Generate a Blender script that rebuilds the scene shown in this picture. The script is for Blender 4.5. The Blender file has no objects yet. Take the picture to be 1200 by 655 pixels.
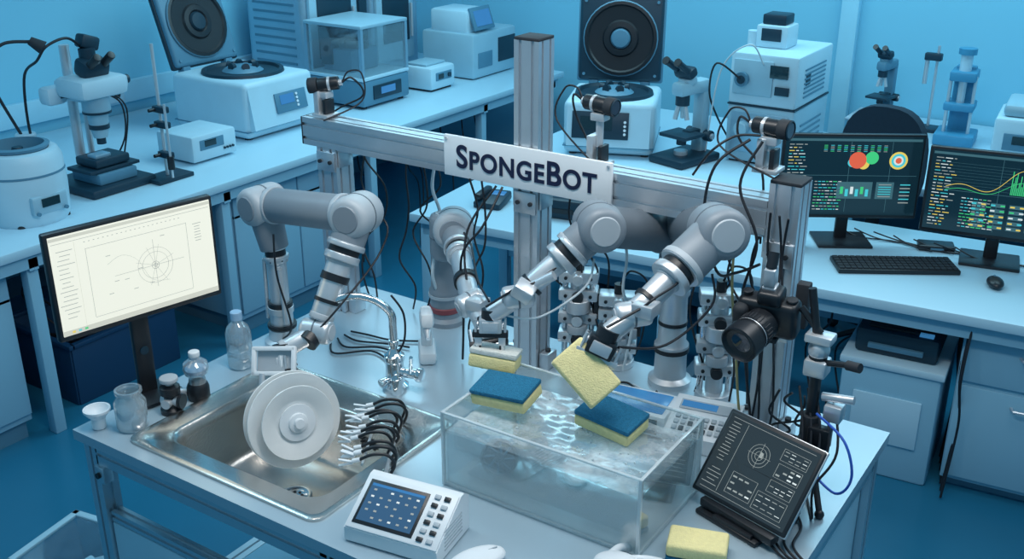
import bpy, bmesh, math, random
from mathutils import Vector, Matrix, Euler
random.seed(7)
SC=bpy.context.scene
try:
    SC.view_settings.view_transform='Standard'
except Exception: pass
V=Vector
# ---------------------------------------------------------------- materials
MC={}
def mat(name,col,rough=.5,metal=0.,var=.06,scale=9.,emit=None,es=1.,coat=0.,bump=0.,bscale=60.):
    if name in MC: return MC[name]
    m=bpy.data.materials.new(name); m.use_nodes=True
    nt=m.node_tree; bs=nt.nodes['Principled BSDF']
    tc=nt.nodes.new('ShaderNodeTexCoord'); nz=nt.nodes.new('ShaderNodeTexNoise')
    nz.inputs['Scale'].default_value=scale; nz.inputs['Detail'].default_value=3
    nt.links.new(tc.outputs['Object'],nz.inputs['Vector'])
    mx=nt.nodes.new('ShaderNodeMix'); mx.data_type='RGBA'
    mx.inputs[6].default_value=(*[c*(1-var) for c in col],1); mx.inputs[7].default_value=(*[min(1,c*(1+var)) for c in col],1)
    nt.links.new(nz.outputs['Fac'],mx.inputs[0]); nt.links.new(mx.outputs[2],bs.inputs['Base Color'])
    bs.inputs['Roughness'].default_value=rough; bs.inputs['Metallic'].default_value=metal
    bs.inputs['Coat Weight'].default_value=coat
    if emit:
        bs.inputs['Emission Color'].default_value=(*emit,1); bs.inputs['Emission Strength'].default_value=es
    if bump>0:
        n2=nt.nodes.new('ShaderNodeTexNoise'); n2.inputs['Scale'].default_value=bscale
        bp=nt.nodes.new('ShaderNodeBump'); bp.inputs['Strength'].default_value=bump; bp.inputs['Distance'].default_value=.01
        nt.links.new(tc.outputs['Object'],n2.inputs['Vector']); nt.links.new(n2.outputs['Fac'],bp.inputs['Height']); nt.links.new(bp.outputs[0],bs.inputs['Normal'])
    MC[name]=m; return m
def clear(name,tint,fac=.12,rough=.05,white=0.,foam=False):
    m=bpy.data.materials.new(name); m.use_nodes=True; nt=m.node_tree; N=nt.nodes; N.clear()
    o=N.new('ShaderNodeOutputMaterial'); tr=N.new('ShaderNodeBsdfTransparent'); tr.inputs[0].default_value=(*tint,1)
    gl=N.new('ShaderNodeBsdfGlossy'); gl.inputs['Roughness'].default_value=rough
    lw=N.new('ShaderNodeLayerWeight'); lw.inputs[0].default_value=.35
    ma=N.new('ShaderNodeMath'); ma.operation='MULTIPLY_ADD'; ma.inputs[1].default_value=.55; ma.inputs[2].default_value=fac*.5
    nt.links.new(lw.outputs['Facing'],ma.inputs[0])
    mx=N.new('ShaderNodeMixShader'); nt.links.new(ma.outputs[0],mx.inputs[0]); nt.links.new(tr.outputs[0],mx.inputs[1]); nt.links.new(gl.outputs[0],mx.inputs[2])
    df=N.new('ShaderNodeBsdfDiffuse'); df.inputs[0].default_value=(.85,.9,.92,1)
    m2=N.new('ShaderNodeMixShader'); m2.inputs[0].default_value=white
    if foam:
        tc=N.new('ShaderNodeTexCoord'); nz=N.new('ShaderNodeTexNoise'); nz.inputs['Scale'].default_value=9; nz.inputs['Detail'].default_value=8; nz.inputs['Roughness'].default_value=.7
        nt.links.new(tc.outputs['Object'],nz.inputs['Vector'])
        cr=N.new('ShaderNodeValToRGB'); cr.color_ramp.elements[0].position=.45; cr.color_ramp.elements[1].position=.72
        cr.color_ramp.elements[0].color=(white,)*3+(1,); cr.color_ramp.elements[1].color=(min(1,white+.4),)*3+(1,)
        nt.links.new(nz.outputs['Fac'],cr.inputs[0]); nt.links.new(cr.outputs[0],m2.inputs[0])
    nt.links.new(mx.outputs[0],m2.inputs[1]); nt.links.new(df.outputs[0],m2.inputs[2]); nt.links.new(m2.outputs[0],o.inputs[0])
    MC[name]=m; return m
ALU=mat('aluminium',(.66,.70,.74),.32,.8,.05,30)
STEEL=mat('brushed_steel',(.66,.64,.61),.25,1.,.12,14,bump=.05,bscale=200)
CHROME=mat('chrome',(.85,.87,.89),.1,1.)
SILVER=mat('satin_silver',(.66,.69,.72),.36,.62)
GREY=mat('arm_grey',(.24,.28,.32),.48,.1)
GREYD=mat('arm_dark_grey',(.14,.17,.20),.48,.1)
GREYL=mat('arm_light_grey',(.44,.49,.53),.5,.05)
BLACK=mat('black_plastic',(.012,.015,.02),.38)
BLACKM=mat('black_matte',(.02,.025,.032),.7)
CABLE=mat('cable_black',(.01,.012,.018),.5)
CABLEW=mat('cable_white',(.6,.68,.72),.5)
CABLEB=mat('cable_blue',(.02,.1,.5),.5)
CABLEY=mat('cable_yellow',(.4,.34,.16),.5)
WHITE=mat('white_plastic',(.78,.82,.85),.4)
WHITEB=mat('equipment_white_bluelit',(.48,.69,.79),.42)  # white casing with the blue room light tinted into its colour
OFFW=mat('equipment_cream_bluelit',(.34,.54,.64),.42,.15)  # off-white casing, blue lighting painted into the base colour
GREYE=mat('equipment_grey_bluelit',(.09,.23,.33),.45)  # grey parts; the bluish light is part of this colour
GREYM=mat('equipment_metal_bluelit',(.34,.52,.63),.35,.6)  # metal parts, blue cast of the light mixed into the colour
DARKE=mat('equipment_dark_bluelit',(.006,.032,.055),.45)  # dark parts, base colour carries the blue cast of the lighting
TOPB=mat('bench_top_white_bluelit',(.45,.69,.81),.32,var=.04,scale=2)  # white worktop, blue background light put into its base colour
CABI=mat('cabinet_white_bluelit',(.27,.52,.66),.5,var=.03,scale=2)  # white fronts and legs, colour tinted to carry the blue light
TBL=mat('worktop_laminate',(.44,.57,.65),.28,.3,.05,5)
CREAM=mat('plate_ceramic',(.80,.82,.82),.22,coat=.4)
YEL=mat('sponge_yellow',(.90,.77,.38),.9,var=.14,scale=90,bump=.35,bscale=320)
YELP=mat('sponge_pale',(.88,.82,.58),.9,var=.12,scale=90,bump=.35,bscale=320)
SCOUR=mat('scour_blue',(.02,.21,.38),.95,var=.35,scale=160,bump=.8,bscale=400)
SCOURW=mat('scour_white',(.74,.76,.72),.95,var=.2,scale=160,bump=.5,bscale=400)
NAVY=mat('sign_ink',(.006,.012,.05),.5)
RED=mat('red_band',(.25,.05,.06),.5)
CAPB=mat('cap_blue',(.35,.55,.75),.4)
SCR_D=mat('screen_dark',(.004,.012,.018),.12,emit=(.004,.018,.028),es=1)
SCR_T=mat('screen_slate',(.01,.014,.018),.12,emit=(.020,.030,.036),es=1)
SCR_L=mat('screen_light',(.2,.2,.18),.3,emit=(.76,.78,.68),es=1)
SCR_B=mat('screen_blue',(.02,.08,.2),.2,emit=(.03,.14,.30),es=1)
SCR_M=mat('screen_muted_blue',(.02,.05,.1),.2,emit=(.025,.07,.13),es=1)
E_W=mat('pixel_white',(.2,.2,.2),.5,emit=(.60,.68,.68)); E_G=mat('pixel_green',(.0,.2,.1),.5,emit=(.05,.50,.16)); E_C=mat('pixel_cyan',(0,.2,.2),.5,emit=(.06,.48,.55))
E_R=mat('pixel_red',(.2,0,0),.5,emit=(.65,.12,.06)); E_Y=mat('pixel_yellow',(.2,.2,0),.5,emit=(.7,.52,.12)); E_K=mat('pixel_gray',(.1,.1,.1),.5,emit=(.26,.30,.29)); E_M=mat('pixel_mute',(.05,.05,.05),.5,emit=(.03,.11,.14))
E_O=mat('pixel_beige',(.1,.1,.1),.5,emit=(.56,.58,.50))
GLASS=clear('clear_acrylic',(.94,.98,.99),.10,.04,.05)
GLASSE=clear('acrylic_edge',(.8,.92,.95),.5,.1,.45)
WATER=clear('water',(.88,.95,.97),.2,.08,.10)
FOAM=clear('water_surface',(.85,.94,.97),.25,.16,.16,foam=True)
BOT=clear('bottle_plastic',(.82,.92,.96),.4,.1,.18)
CRATE=mat('crate_navy',(.006,.045,.11),.5)
LENS=mat('lens_glass',(.01,.015,.04),.04,coat=1)
# ---------------------------------------------------------------- builder
def frame(o,z,x=(1,0,0)):
    z=V(z).normalized(); x=V(x); x=(x-z*x.dot(z))
    if x.length<1e-4: x=V((0,1,0)); x=(x-z*x.dot(z))
    x.normalize(); y=z.cross(x)
    M=Matrix((x,y,z)).transposed().to_4x4(); M.translation=V(o); return M
def eul(rx,ry,rz): return Euler((math.radians(rx),math.radians(ry),math.radians(rz))).to_matrix().to_4x4()
class B:
    def __init__(s,name,loc=(0,0,0),rz=0):
        s.name=name; s.bm=bmesh.new(); s.mats=[]; s.T=Matrix(); s.loc=loc; s.rz=rz; s.tmp=bpy.data.meshes.new('tmp')
    def mi(s,m):
        if m not in s.mats: s.mats.append(m)
        return s.mats.index(m)
    def push(s,t,m,M=None):
        i=s.mi(m)
        for f in t.faces: f.material_index=i
        t.transform(s.T@M if M is not None else s.T)
        t.to_mesh(s.tmp); t.free(); s.bm.from_mesh(s.tmp)
    def box(s,c,sz,m,bev=0.,r=(0,0,0),seg=2):
        t=bmesh.new(); bmesh.ops.create_cube(t,size=1); t.transform(Matrix.Diagonal((*sz,1)))
        if bev>0:
            bev=min(bev,min(sz)*.45); bmesh.ops.bevel(t,geom=t.edges[:],offset=bev,segments=seg,affect='EDGES',profile=.5)
        s.push(t,m,Matrix.Translation(c)@eul(*r)); return s
    def cyl(s,p1,p2,r,m,r2=None,seg=24,bev=0.):
        p1=V(p1);p2=V(p2);d=p2-p1; L=d.length
        t=bmesh.new(); bmesh.ops.create_cone(t,cap_ends=True,segments=seg,radius1=r,radius2=r if r2 is None else r2,depth=L)
        if bev>0:
            es=[e for e in t.edges if abs(e.verts[0].co.z-e.verts[1].co.z)<1e-6]
            bmesh.ops.bevel(t,geom=es,offset=bev,segments=3,affect='EDGES',profile=.5)
        s.push(t,m,frame((p1+p2)/2,d)); return s
    def sph(s,c,r,m,sc=(1,1,1),seg=24):
        t=bmesh.new(); bmesh.ops.create_uvsphere(t,u_segments=seg,v_segments=seg//2,radius=r)
        s.push(t,m,Matrix.Translation(c)@Matrix.Diagonal((*sc,1))); return s
    def lathe(s,prof,m,M=None,seg=32):
        t=bmesh.new(); rings=[]
        for (r,z) in prof:
            if r<1e-5: rings.append([t.verts.new((0,0,z))])
            else: rings.append([t.verts.new((r*math.cos(2*math.pi*k/seg),r*math.sin(2*math.pi*k/seg),z)) for k in range(seg)])
        for a,b in zip(rings,rings[1:]):
            for k in range(seg):
                k2=(k+1)%seg
                if len(a)==1 and len(b)==1: continue
                if len(a)==1: t.faces.new((a[0],b[k],b[k2]))
                elif len(b)==1: t.faces.new((a[k],a[k2],b[0]))
                else: t.faces.new((a[k],a[k2],b[k2],b[k]))
        s.push(t,m,M or Matrix()); return s
    def tube(s,pts,r,m,seg=8,n=8):
        P=[V(p) for p in pts]
        if n>1 and len(P)>2:
            Q=[]
            for i in range(len(P)-1):
                p0=P[max(i-1,0)];p1=P[i];p2=P[i+1];p3=P[min(i+2,len(P)-1)]
                for k in range(n):
                    u=k/n; Q.append(.5*((2*p1)+(p2-p0)*u+(2*p0-5*p1+4*p2-p3)*u*u+(3*p1-p0-3*p2+p3)*u**3))
            Q.append(P[-1]); P=Q
        t=bmesh.new(); rings=[]; x=None
        for i,p in enumerate(P):
            d=(P[min(i+1,len(P)-1)]-P[max(i-1,0)])
            if d.length<1e-9: d=V((0,0,1))
            d.normalize()
            if x is None: x=d.orthogonal()
            x=(x-d*x.dot(d))
            if x.length<1e-6: x=d.orthogonal()
            x.normalize(); y=d.cross(x)
            rings.append([t.verts.new(p+r*(x*math.cos(2*math.pi*k/seg)+y*math.sin(2*math.pi*k/seg))) for k in range(seg)])
        for a,b in zip(rings,rings[1:]):
            for k in range(seg): t.faces.new((a[k],a[(k+1)%seg],b[(k+1)%seg],b[k]))
        t.faces.new(rings[0][::-1]); t.faces.new(rings[-1])
        s.push(t,m); return s
    def prism(s,poly,p1,p2,m,x=(1,0,0)):
        p1=V(p1);p2=V(p2);L=(p2-p1).length
        t=bmesh.new(); a=[t.verts.new((u,v,0)) for u,v in poly]; b=[t.verts.new((u,v,L)) for u,v in poly]; n=len(poly)
        for k in range(n): t.faces.new((a[k],a[(k+1)%n],b[(k+1)%n],b[k]))
        t.faces.new(a[::-1]); t.faces.new(b)
        s.push(t,m,frame(p1,p2-p1,x)); return s
    def ext(s,p1,p2,w,h,m,nw=2,nh=2,x=(1,0,0)):
        def side(L,n): return [(-L/2+L*(k+.5)/n) for k in range(n)]
        sw=.0045; d=.007; P=[]
        def go(ax,sg,pos,o):
            for q in pos:
                for (dq,dd) in ((-sw,0),(-sw,d),(sw,d),(sw,0)):
                    P.append((q+dq,o+dd) if ax==0 else (o-dd,q+dq)) if sg>0 else P.append((-(q+dq),-(o+dd)) if ax==0 else (-(o-dd),-(q+dq)))
        P.append((-w/2,-h/2)); go(0,1,side(w,nw),-h/2); P.append((w/2,-h/2)); go(1,1,side(h,nh),w/2)
        P.append((w/2,h/2)); go(0,-1,side(w,nw),-h/2); P.append((-w/2,h/2)); go(1,-1,side(h,nh),w/2)
        s.prism(P,p1,p2,m,x); return s
    def fin(s,ang=38,parent=None):
        me=bpy.data.meshes.new(s.name)
        for f in s.bm.faces: f.smooth=True
        s.bm.to_mesh(me); s.bm.free()
        for m in s.mats: me.materials.append(m)
        try: me.set_sharp_from_angle(angle=math.radians(ang))
        except Exception: pass
        o=bpy.data.objects.new(s.name,me); SC.collection.objects.link(o)
        o.location=s.loc; o.rotation_euler=(0,0,math.radians(s.rz)); bpy.data.meshes.remove(s.tmp)
        if parent:
            o.parent=parent; bpy.context.view_layer.update(); o.matrix_parent_inverse=parent.matrix_world.inverted()
        return o
# ---------------------------------------------------------------- room
def room():
    FL=mat('floor_vinyl',(.018,.17,.29),.28,0,.08,3.5)
    WL=mat('wall_paint',(.22,.58,.75),.75,0,.02,2)
    b=B('floor'); b.box((-1.6,2.4,-.05),(7.4,8.2,.1),FL); b.fin()
    b=B('wall_left'); b.box((-5.25,2.4,1.5),(.1,8.2,3.),WL); b.fin()
    b=B('wall_back'); b.box((-1.6,6.45,1.5),(7.4,.1,3.),WL); b.fin()
    b=B('trim_1'); b.box((-1.85,6.37,1.5),(.10,.06,3.),mat('trim_white_bluelit',(.36,.70,.85),.6),.004); b.fin()  # white trim, blue light tinted into its colour
    b=B('trim_2'); b.box((-5.18,2.6,.96),(.04,7.4,.12),mat('trunking',(.36,.65,.79),.5),.004)
    for y in (3.62,3.74,2.0): 
        b.box((-5.155,y,.96),(.012,.1,.09),WHITEB,.003); b.cyl((-5.15,y,.96),(-5.145,y,.96),.022,DARKE)
    b.fin()
    b=B('baseboard_back'); b.box((-1.6,6.39,.05),(7.3,.02,.1),GREYE); b.fin()
    b=B('baseboard_left'); b.box((-5.19,2.4,.05),(.02,8,.1),GREYE); b.fin()
room()
# ---------------------------------------------------------------- background benches
def cabinet(name,x0,x1,y0,y1,z1):
    b=B(name); b.box(((x0+x1)/2,(y0+y1)/2,z1/2+.04),(x1-x0,y1-y0,z1-.08),CABI,.004)
    b.box(((x0+x1)/2,(y0+y1)/2,.04),(x1-x0-.04,y1-y0-.04,.08),GREYE)
    n=max(1,round((y1-y0)/.55))
    for k in range(n):
        a=y0+(y1-y0)*k/n; c=y0+(y1-y0)*(k+1)/n; m=(a+c)/2
        b.box((x1+.008,m,z1*.40+.06),(.016,c-a-.01,z1*.66),CABI,.003); b.box((x1+.008,m,z1*.88),(.016,c-a-.01,z1*.19),CABI,.003)
        for f in (.88,.68): b.tube([(x1+.015,m-.06,z1*f),(x1+.04,m-.055,z1*f),(x1+.04,m+.055,z1*f),(x1+.015,m+.06,z1*f)],.005,SILVER,n=1)
    return b.fin()
def benches():
    b=B('lab_bench')   # left bench
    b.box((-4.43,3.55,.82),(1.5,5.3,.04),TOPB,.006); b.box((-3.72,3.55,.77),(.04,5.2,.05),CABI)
    for y in (2.2,3.2,4.25,5.3,6.1):
        for x in (-3.74,-5.1): b.box((x,y,.4),(.05,.05,.8),CABI,.004)
        b.box((-4.4,y,.76),(1.4,.04,.05),CABI)
    b.box((-5.08,4.2,.25),(.04,4,.04),CABI)
    b1=b.fin()
    b=B('lab_bench',( -2.86,3.49,0),5.2)   # right desk
    b.box((2.3,.42,.74),(4.6,.84,.04),TOPB,.006); b.box((2.3,.05,.69),(4.5,.03,.06),CABI)
    for x in (.06,1.2,): 
        for y in (.06,.78): b.box((x,y,.36),(.05,.05,.72),CABI,.004)
        b.box((x,.42,.68),(.04,.7,.05),CABI); b.box((x,.42,.04),(.05,.8,.05),CABI)
    b.box((1.1,.78,.5),(2.1,.02,.38),CABI)
    b.box((4.3,.4,.36),(.05,.7,.72),CABI)
    b2=b.fin()
    b=B('lab_bench'); b.box((-2.27,5.1,.78),(1.4,1.3,.04),TOPB,.006)
    for x in (-2.93,-1.62):
        for y in (4.5,5.7): b.box((x,y,.38),(.05,.05,.76),CABI)
    b.box((-2.27,5.2,.4),(1.25,.9,.7),GREYE,.004); b.fin()
    b=B('lab_bench'); b.box((-.1,5.68,.78),(2.85,1.4,.04),TOPB,.006); b.box((-.1,6.0,.4),(2.8,.7,.74),GREYE)
    for x in (-1.49,1.28): b.box((x,5.05,.38),(.05,.05,.76),CABI)
    b.fin()
    cabinet('base_cabinet',-4.4,-3.78,.95,2.12,.78)
    cabinet('base_cabinet',-4.4,-3.78,3.28,4.15,.78)
    b=B('base_cabinet',(-2.86,3.49,0),5.2)
    x0,x1=2.32,3.93
    b.box(((x0+x1)/2,.4,.38),(x1-x0,.6,.66),CABI,.004); b.box(((x0+x1)/2,.42,.03),(x1-x0-.04,.54,.06),GREYE)
    for k in range(3):
        a=x0+k*.54; c=a+.53
        b.box(((a+c)/2,.094,.26),(c-a-.01,.016,.38),CABI,.003); b.box(((a+c)/2,.094,.58),(c-a-.01,.016,.22),CABI,.003)
        for zz in (.40,.60): b.tube([((a+c)/2-.07,.09,zz),((a+c)/2-.06,.06,zz),((a+c)/2+.06,.06,zz),((a+c)/2+.07,.09,zz)],.006,SILVER,n=1)
    b.fin()
    b=B('storage_box',(-.80,3.98,0),5); b.box((0,0,.24),(.36,.46,.48),CABI,.012); b.box((0,0,.47),(.38,.48,.03),WHITEB,.006); b.box((0,-.235,.25),(.25,.01,.2),TOPB,.003); b.fin()
    b=B('inkjet_printer',(-.80,3.95,.485),5); b.box((0,0,.05),(.30,.3,.1),DARKE,.015); b.box((0,-.03,.103),(.22,.18,.008),BLACKM,.003); b.box((0,-.155,.04),(.2,.02,.02),GREYE,.003); b.box((.1,-.12,.104),(.05,.03,.006),SCR_B); b.fin()
    b=B('storage_crate',(-4.10,2.66,0),0); W,D,H=.5,.55,.28
    b.box((0,0,.01),(W,D,.02),CRATE)
    for sx in (-1,1): b.box((sx*W/2,0,H/2),(.015,D,H),CRATE,.003); b.box((0,sx*D/2,H/2),(W,.015,H),CRATE,.003)
    b.box((0,-D/2,H),(W+.03,.03,.02),CRATE,.004); b.box((0,D/2,H),(W+.03,.03,.02),CRATE,.004); b.box((W/2,0,H),(.03,D,.02),CRATE,.004); b.box((-W/2,0,H),(.03,D,.02),CRATE,.004)
    for k in range(6): b.tube([(random.uniform(-.18,.18),random.uniform(-.2,.2),.08+.03*k) for _ in range(5)],.010,CABLE,n=6)
    b.fin()
    b=B('cables')   # wires under left bench
    for k in range(8):
        y=2.25+k*.11+random.uniform(-.04,.04); x=-3.95-random.uniform(0,.4)
        b.tube([(x,y,.8),(x+.08,y+.05,.62),(x-.05,y+.10,.45),(x+.08,y+.15,.33)],.005,CABLE)
    for k in range(8):
        y=4.35+k*.2; x=-3.9-random.uniform(0,.3); b.tube([(x,y,.8),(x+.1,y-.1,.55),(x+.02,y+.1,.35),(x+.1,y,.012)],.0045,CABLE)
    b.fin(parent=b1)
    b=B('cables')
    for k in range(7):
        x=-1.75+k*.12; y=4.1+random.uniform(-.1,.1); b.tube([(x,y,.72),(x+.06,y-.1,.5),(x-.06,y,.3),(x+.05,y-.1,.012)],.0045,CABLE)
    for k in range(7):
        x=-.60+k*.012; y=4.05-k*.05; b.tube([(x,y,.72),(x+.0,y-.05,.5),(x+.01,y-.0,.3),(x,y-.04,.012)],.0045,CABLE)
    b.fin(parent=b2)
benches()
# ---------------------------------------------------------------- lab equipment
def centrifuge_round():
    b=B('benchtop_centrifuge',(-4.0,2.40,.84),0)
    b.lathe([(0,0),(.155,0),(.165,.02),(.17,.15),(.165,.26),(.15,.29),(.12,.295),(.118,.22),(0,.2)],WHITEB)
    b.lathe([(.118,.296),(.125,.31),(.105,.315),(.10,.25),(0,.235)],GREYE)
    b.lathe([(0,.30),(.02,.3),(.03,.27),(.09,.24)],DARKE)
    b.lathe([(.1665,.2),(.1695,.202),(.1685,.21),(.165,.212)],GREYE)
    b.box((.155,0,.09),(.03,.16,.08),OFFW,.01); b.box((.172,0,.10),(.004,.08,.035),SCR_D)
    for x in (-.1,.1):
        for y in (-.1,.1): b.cyl((x,y,-.001),(x,y,.02),.02,BLACKM)
    for x,y in((.14,.07),(.14,-.07)): b.cyl((x+.02,y*.9,.06),(x+.04,y*.9,.06),.008,GREYE)
    b.fin()
def scope(name,loc,rz,s=1.,body=WHITEB,dark=DARKE):
    b=B(name,loc,rz); b.T=Matrix.Scale(s,4)
    b.box((0,0,.02),(.22,.30,.04),dark,.012); b.box((0,.11,.2),(.07,.06,.36),body,.015)
    b.box((0,.02,.37),(.08,.22,.07),body,.02); b.box((0,-.03,.14),(.17,.15,.018),dark,.004); b.box((0,.06,.135),(.05,.12,.04),dark,.006)
    b.cyl((0,-.04,.29),(0,-.04,.34),.035,dark)
    for k in range(3):
        a=k*2.1; b.cyl((.018*math.cos(a),-.04+.018*math.sin(a),.29),(.035*math.cos(a),-.04+.035*math.sin(a),.22),.012,SILVER)
    b.cyl((0,0,.39),(0,-.02,.43),.045,body,bev=.01)
    b.box((0,-.03,.45),(.11,.06,.05),dark,.014,(25,0,0))
    for sx in (-1,1): b.cyl((sx*.032,-.05,.46),(sx*.036,-.13,.51),.017,dark,bev=.003); b.cyl((sx*.036,-.13,.51),(sx*.036,-.14,.516),.02,BLACK)
    for sx in (-1,1): b.cyl((sx*.035,.11,.12),(sx*.075,.11,.12),.028,dark,bev=.004); b.cyl((sx*.075,.11,.12),(sx*.085,.11,.12),.015,SILVER)
    b.cyl((0,-.03,.04),(0,-.03,.06),.035,SILVER); b.cyl((0,-.03,.09),(0,-.03,.13),.025,dark)
    return b.fin()
def big_microscope():
    b=B('inspection_microscope',(-4.12,2.85,.84),90)
    b.box((0,0,.02),(.34,.34,.04),DARKE,.012); b.box((0,-.03,.065),(.2,.2,.05),GREYE,.008); b.box((0,-.03,.1),(.26,.17,.015),DARKE,.003)
    b.box((0,-.03,.13),(.18,.15,.04),DARKE,.01); b.box((-.03,-.05,.155),(.08,.06,.02),GREYM,.004)
    b.cyl((0,.13,.03),(0,.13,.62),.022,SILVER); b.cyl((.06,.13,.03),(.06,.13,.5),.014,SILVER)
    b.box((0,.08,.43),(.12,.18,.09),WHITEB,.02); b.box((0,-.03,.46),(.24,.2,.09),WHITEB,.025); b.box((-.11,.1,.42),(.1,.08,.08),WHITEB,.02); b.box((.12,-.04,.46),(.06,.1,.06),WHITEB,.015); b.cyl((.14,-.04,.46),(.18,-.04,.46),.02,DARKE)
    b.lathe([(0,.23),(.03,.23),(.04,.27),(.045,.33),(.06,.35),(.06,.42),(0,.42)],OFFW,Matrix.Translation((0,-.04,0)))
    b.cyl((0,-.04,.27),(0,-.04,.29),.044,DARKE); b.cyl((0,-.04,.34),(0,-.04,.35),.062,DARKE); b.cyl((0,-.04,.2),(0,-.04,.235),.02,DARKE)
    b.box((0,-.05,.54),(.13,.09,.08),DARKE,.02,(20,0,0)); b.cyl((0,-.03,.5),(0,-.03,.62),.035,DARKE); b.box((.03,.0,.64),(.09,.06,.06),DARKE,.012,(0,20,0))
    for sx in(-1,1): b.cyl((sx*.035,-.08,.55),(sx*.035,-.15,.60),.018,BLACK,bev=.003); b.cyl((sx*.06,.08,.43),(sx*.1,.08,.43),.03,DARKE)
    b.tube([(-.16,.1,.02),(-.18,.2,.2),(-.2,.15,.5),(-.22,0,.6),(-.2,-.05,.66),(-.1,-.05,.68),(0,0,.62)],.006,CABLE)
    b.tube([(.05,.05,.42),(.15,.1,.4),(.22,.05,.3),(.2,.1,.05)],.004,CABLE); b.tube([(.05,.0,.42),(.12,-.05,.36),(.14,-.02,.2),(.1,.05,.06)],.004,CABLE)
    b.fin()
    b=B('desk_lamp',(-4.35,2.66,.84)); b.cyl((0,0,0),(0,0,.25),.045,WHITEB,bev=.008)
    b.tube([(0,0,.2),(0,-.1,.45),(.03,-.14,.58),(.08,-.08,.66),(.12,.02,.66)],.007,BLACKM); b.cyl((.12,.02,.665),(.15,.06,.63),.018,BLACKM,r2=.03); b.fin()
    b=B('retort_stand',(-3.95,3.08,.84)); b.box((0,0,.01),(.13,.2,.02),DARKE,.004); b.cyl((0,0,.02),(0,0,.62),.008,SILVER)
    b.cyl((.06,-.02,.02),(.06,-.02,.36),.006,SILVER)
    for z in (.12,.26,.33): b.box((.02,-.01,z),(.08,.035,.03),DARKE,.006); b.cyl((0,-.01,z),(0,-.06,z),.008,BLACK)
    b.cyl((.06,-.02,.06),(.06,-.02,.12),.016,BLACK); b.fin()
def small_box():
    b=B('power_supply_unit',(-4.13,3.42,.84),90)
    b.box((0,0,.075),(.28,.26,.13),WHITEB,.015); b.box((-.02,-.13,.09),(.15,.005,.05),GREYE,.002); b.box((-.03,-.133,.095),(.07,.004,.03),SCR_D)
    for k in range(4): b.cyl((.055+.018*k,-.13,.05),(.055+.018*k,-.137,.05),.006,DARKE)
    for x in(-.09,.09): 
        for y in (-.08,.08): b.cyl((x,y,-.0),(x,y,.012),.012,BLACKM)
    b.fin()
def centrifuge_open(name,loc,rz,W,D,H,ls,lidang,lidm=DARKE,hub=DARKE,big=False):
    b=B(name,loc,rz)
    b.box((0,0,H/2+.01),(W,D,H),WHITEB,.03,seg=3)
    b.prism([(-D/2-.035,.06),(-D/2+.03,.04),(-D/2+.03,H-.03),(-D/2+.0,H-.02)],(-W/2+.02,0,0),(W/2-.02,0,0),WHITEB,x=(0,1,0)) 
    b.T=Matrix.Translation((0,-D/2-.022,H*.58))@eul(-11,0,0)
    if big: b.box((-.04,0,.01),(W*.62,.008,H*.5),DARKE,.002); b.box((-.06,-.004,.02),(W*.35,.006,H*.25),SCR_D)
    else: b.box((.05,0,0),(W*.45,.008,H*.36),GREYE,.002); b.box((.02,-.004,.015),(W*.2,.006,H*.17),SCR_B)
    for k in range(4): b.cyl((.02+W*.14+.0,-.003,-.03+.02*k),(.02+W*.14,-.009,-.03+.02*k),.007,WHITE)
    b.T=Matrix(); b.box((0,0,.05),(W+.004,D+.004,.006),GREYE)
    zt=H+.01; r=min(W,D)*.40
    b.lathe([(r+.02,zt-.002),(r+.015,zt+.016),(r-.005,zt+.018),(r-.012,zt+.003),(r-.02,zt+.002),(r*.6,zt+.004),(0,zt+.004)],DARKE,Matrix.Translation((0,-.01,0)))
    b.lathe([(r*.55,zt+.006),(r*.4,zt+.03),(.03,zt+.035),(0,zt+.04)],GREYE,Matrix.Translation((0,-.01,0)))
    for k in range(6):
        a=k*math.pi/3; b.cyl((r*.3*math.cos(a),-.01+r*.3*math.sin(a),zt+.03),(r*.42*math.cos(a),-.01+r*.42*math.sin(a),zt+.035),.02,DARKE)
    b.T=Matrix.Translation((0,D/2-.02,zt))@eul(lidang,0,0)   # lid
    b.box((0,0,ls/2+.02),(ls,.04,ls),lidm,.02,seg=3); b.box((0,.02,ls/2+.02),(ls+.02,.03,ls+.02),DARKE if lidm==GREYE else GREYE,.012)
    Mx=Matrix.Translation((0,-.021,ls/2+.02))@eul(90,0,0)
    b.lathe([(ls*.44,0),(ls*.44,.01),(ls*.40,.012),(ls*.38,.003),(ls*.22,.0),(ls*.2,.012),(ls*.14,.014),(ls*.12,.006),(0,.006)],BLACK,Mx)
    b.lathe([(ls*.12,.007),(ls*.1,.02),(ls*.03,.022),(0,.022)],hub,Mx); b.lathe([(ls*.445,.002),(ls*.45,.007),(ls*.435,.011)],GREYE,Mx)
    for sx in (-1,1):
        for sz in (-1,1): b.cyl((sx*ls*.43,-.02,ls/2+.02+sz*ls*.43),(sx*ls*.43,-.026,ls/2+.02+sz*ls*.43),.008,GREYE,seg=12)
    b.T=Matrix()
    for sx in(-1,1): b.box((sx*W*.3,D/2-.0,zt),(.05,.05,.04),GREYE,.006)
    for x in(-1,1):
        for y in (-1,1): b.cyl((x*W*.4,y*D*.4,-.0),(x*W*.4,y*D*.4,.02),.02,BLACKM)
    b.fin()
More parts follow.
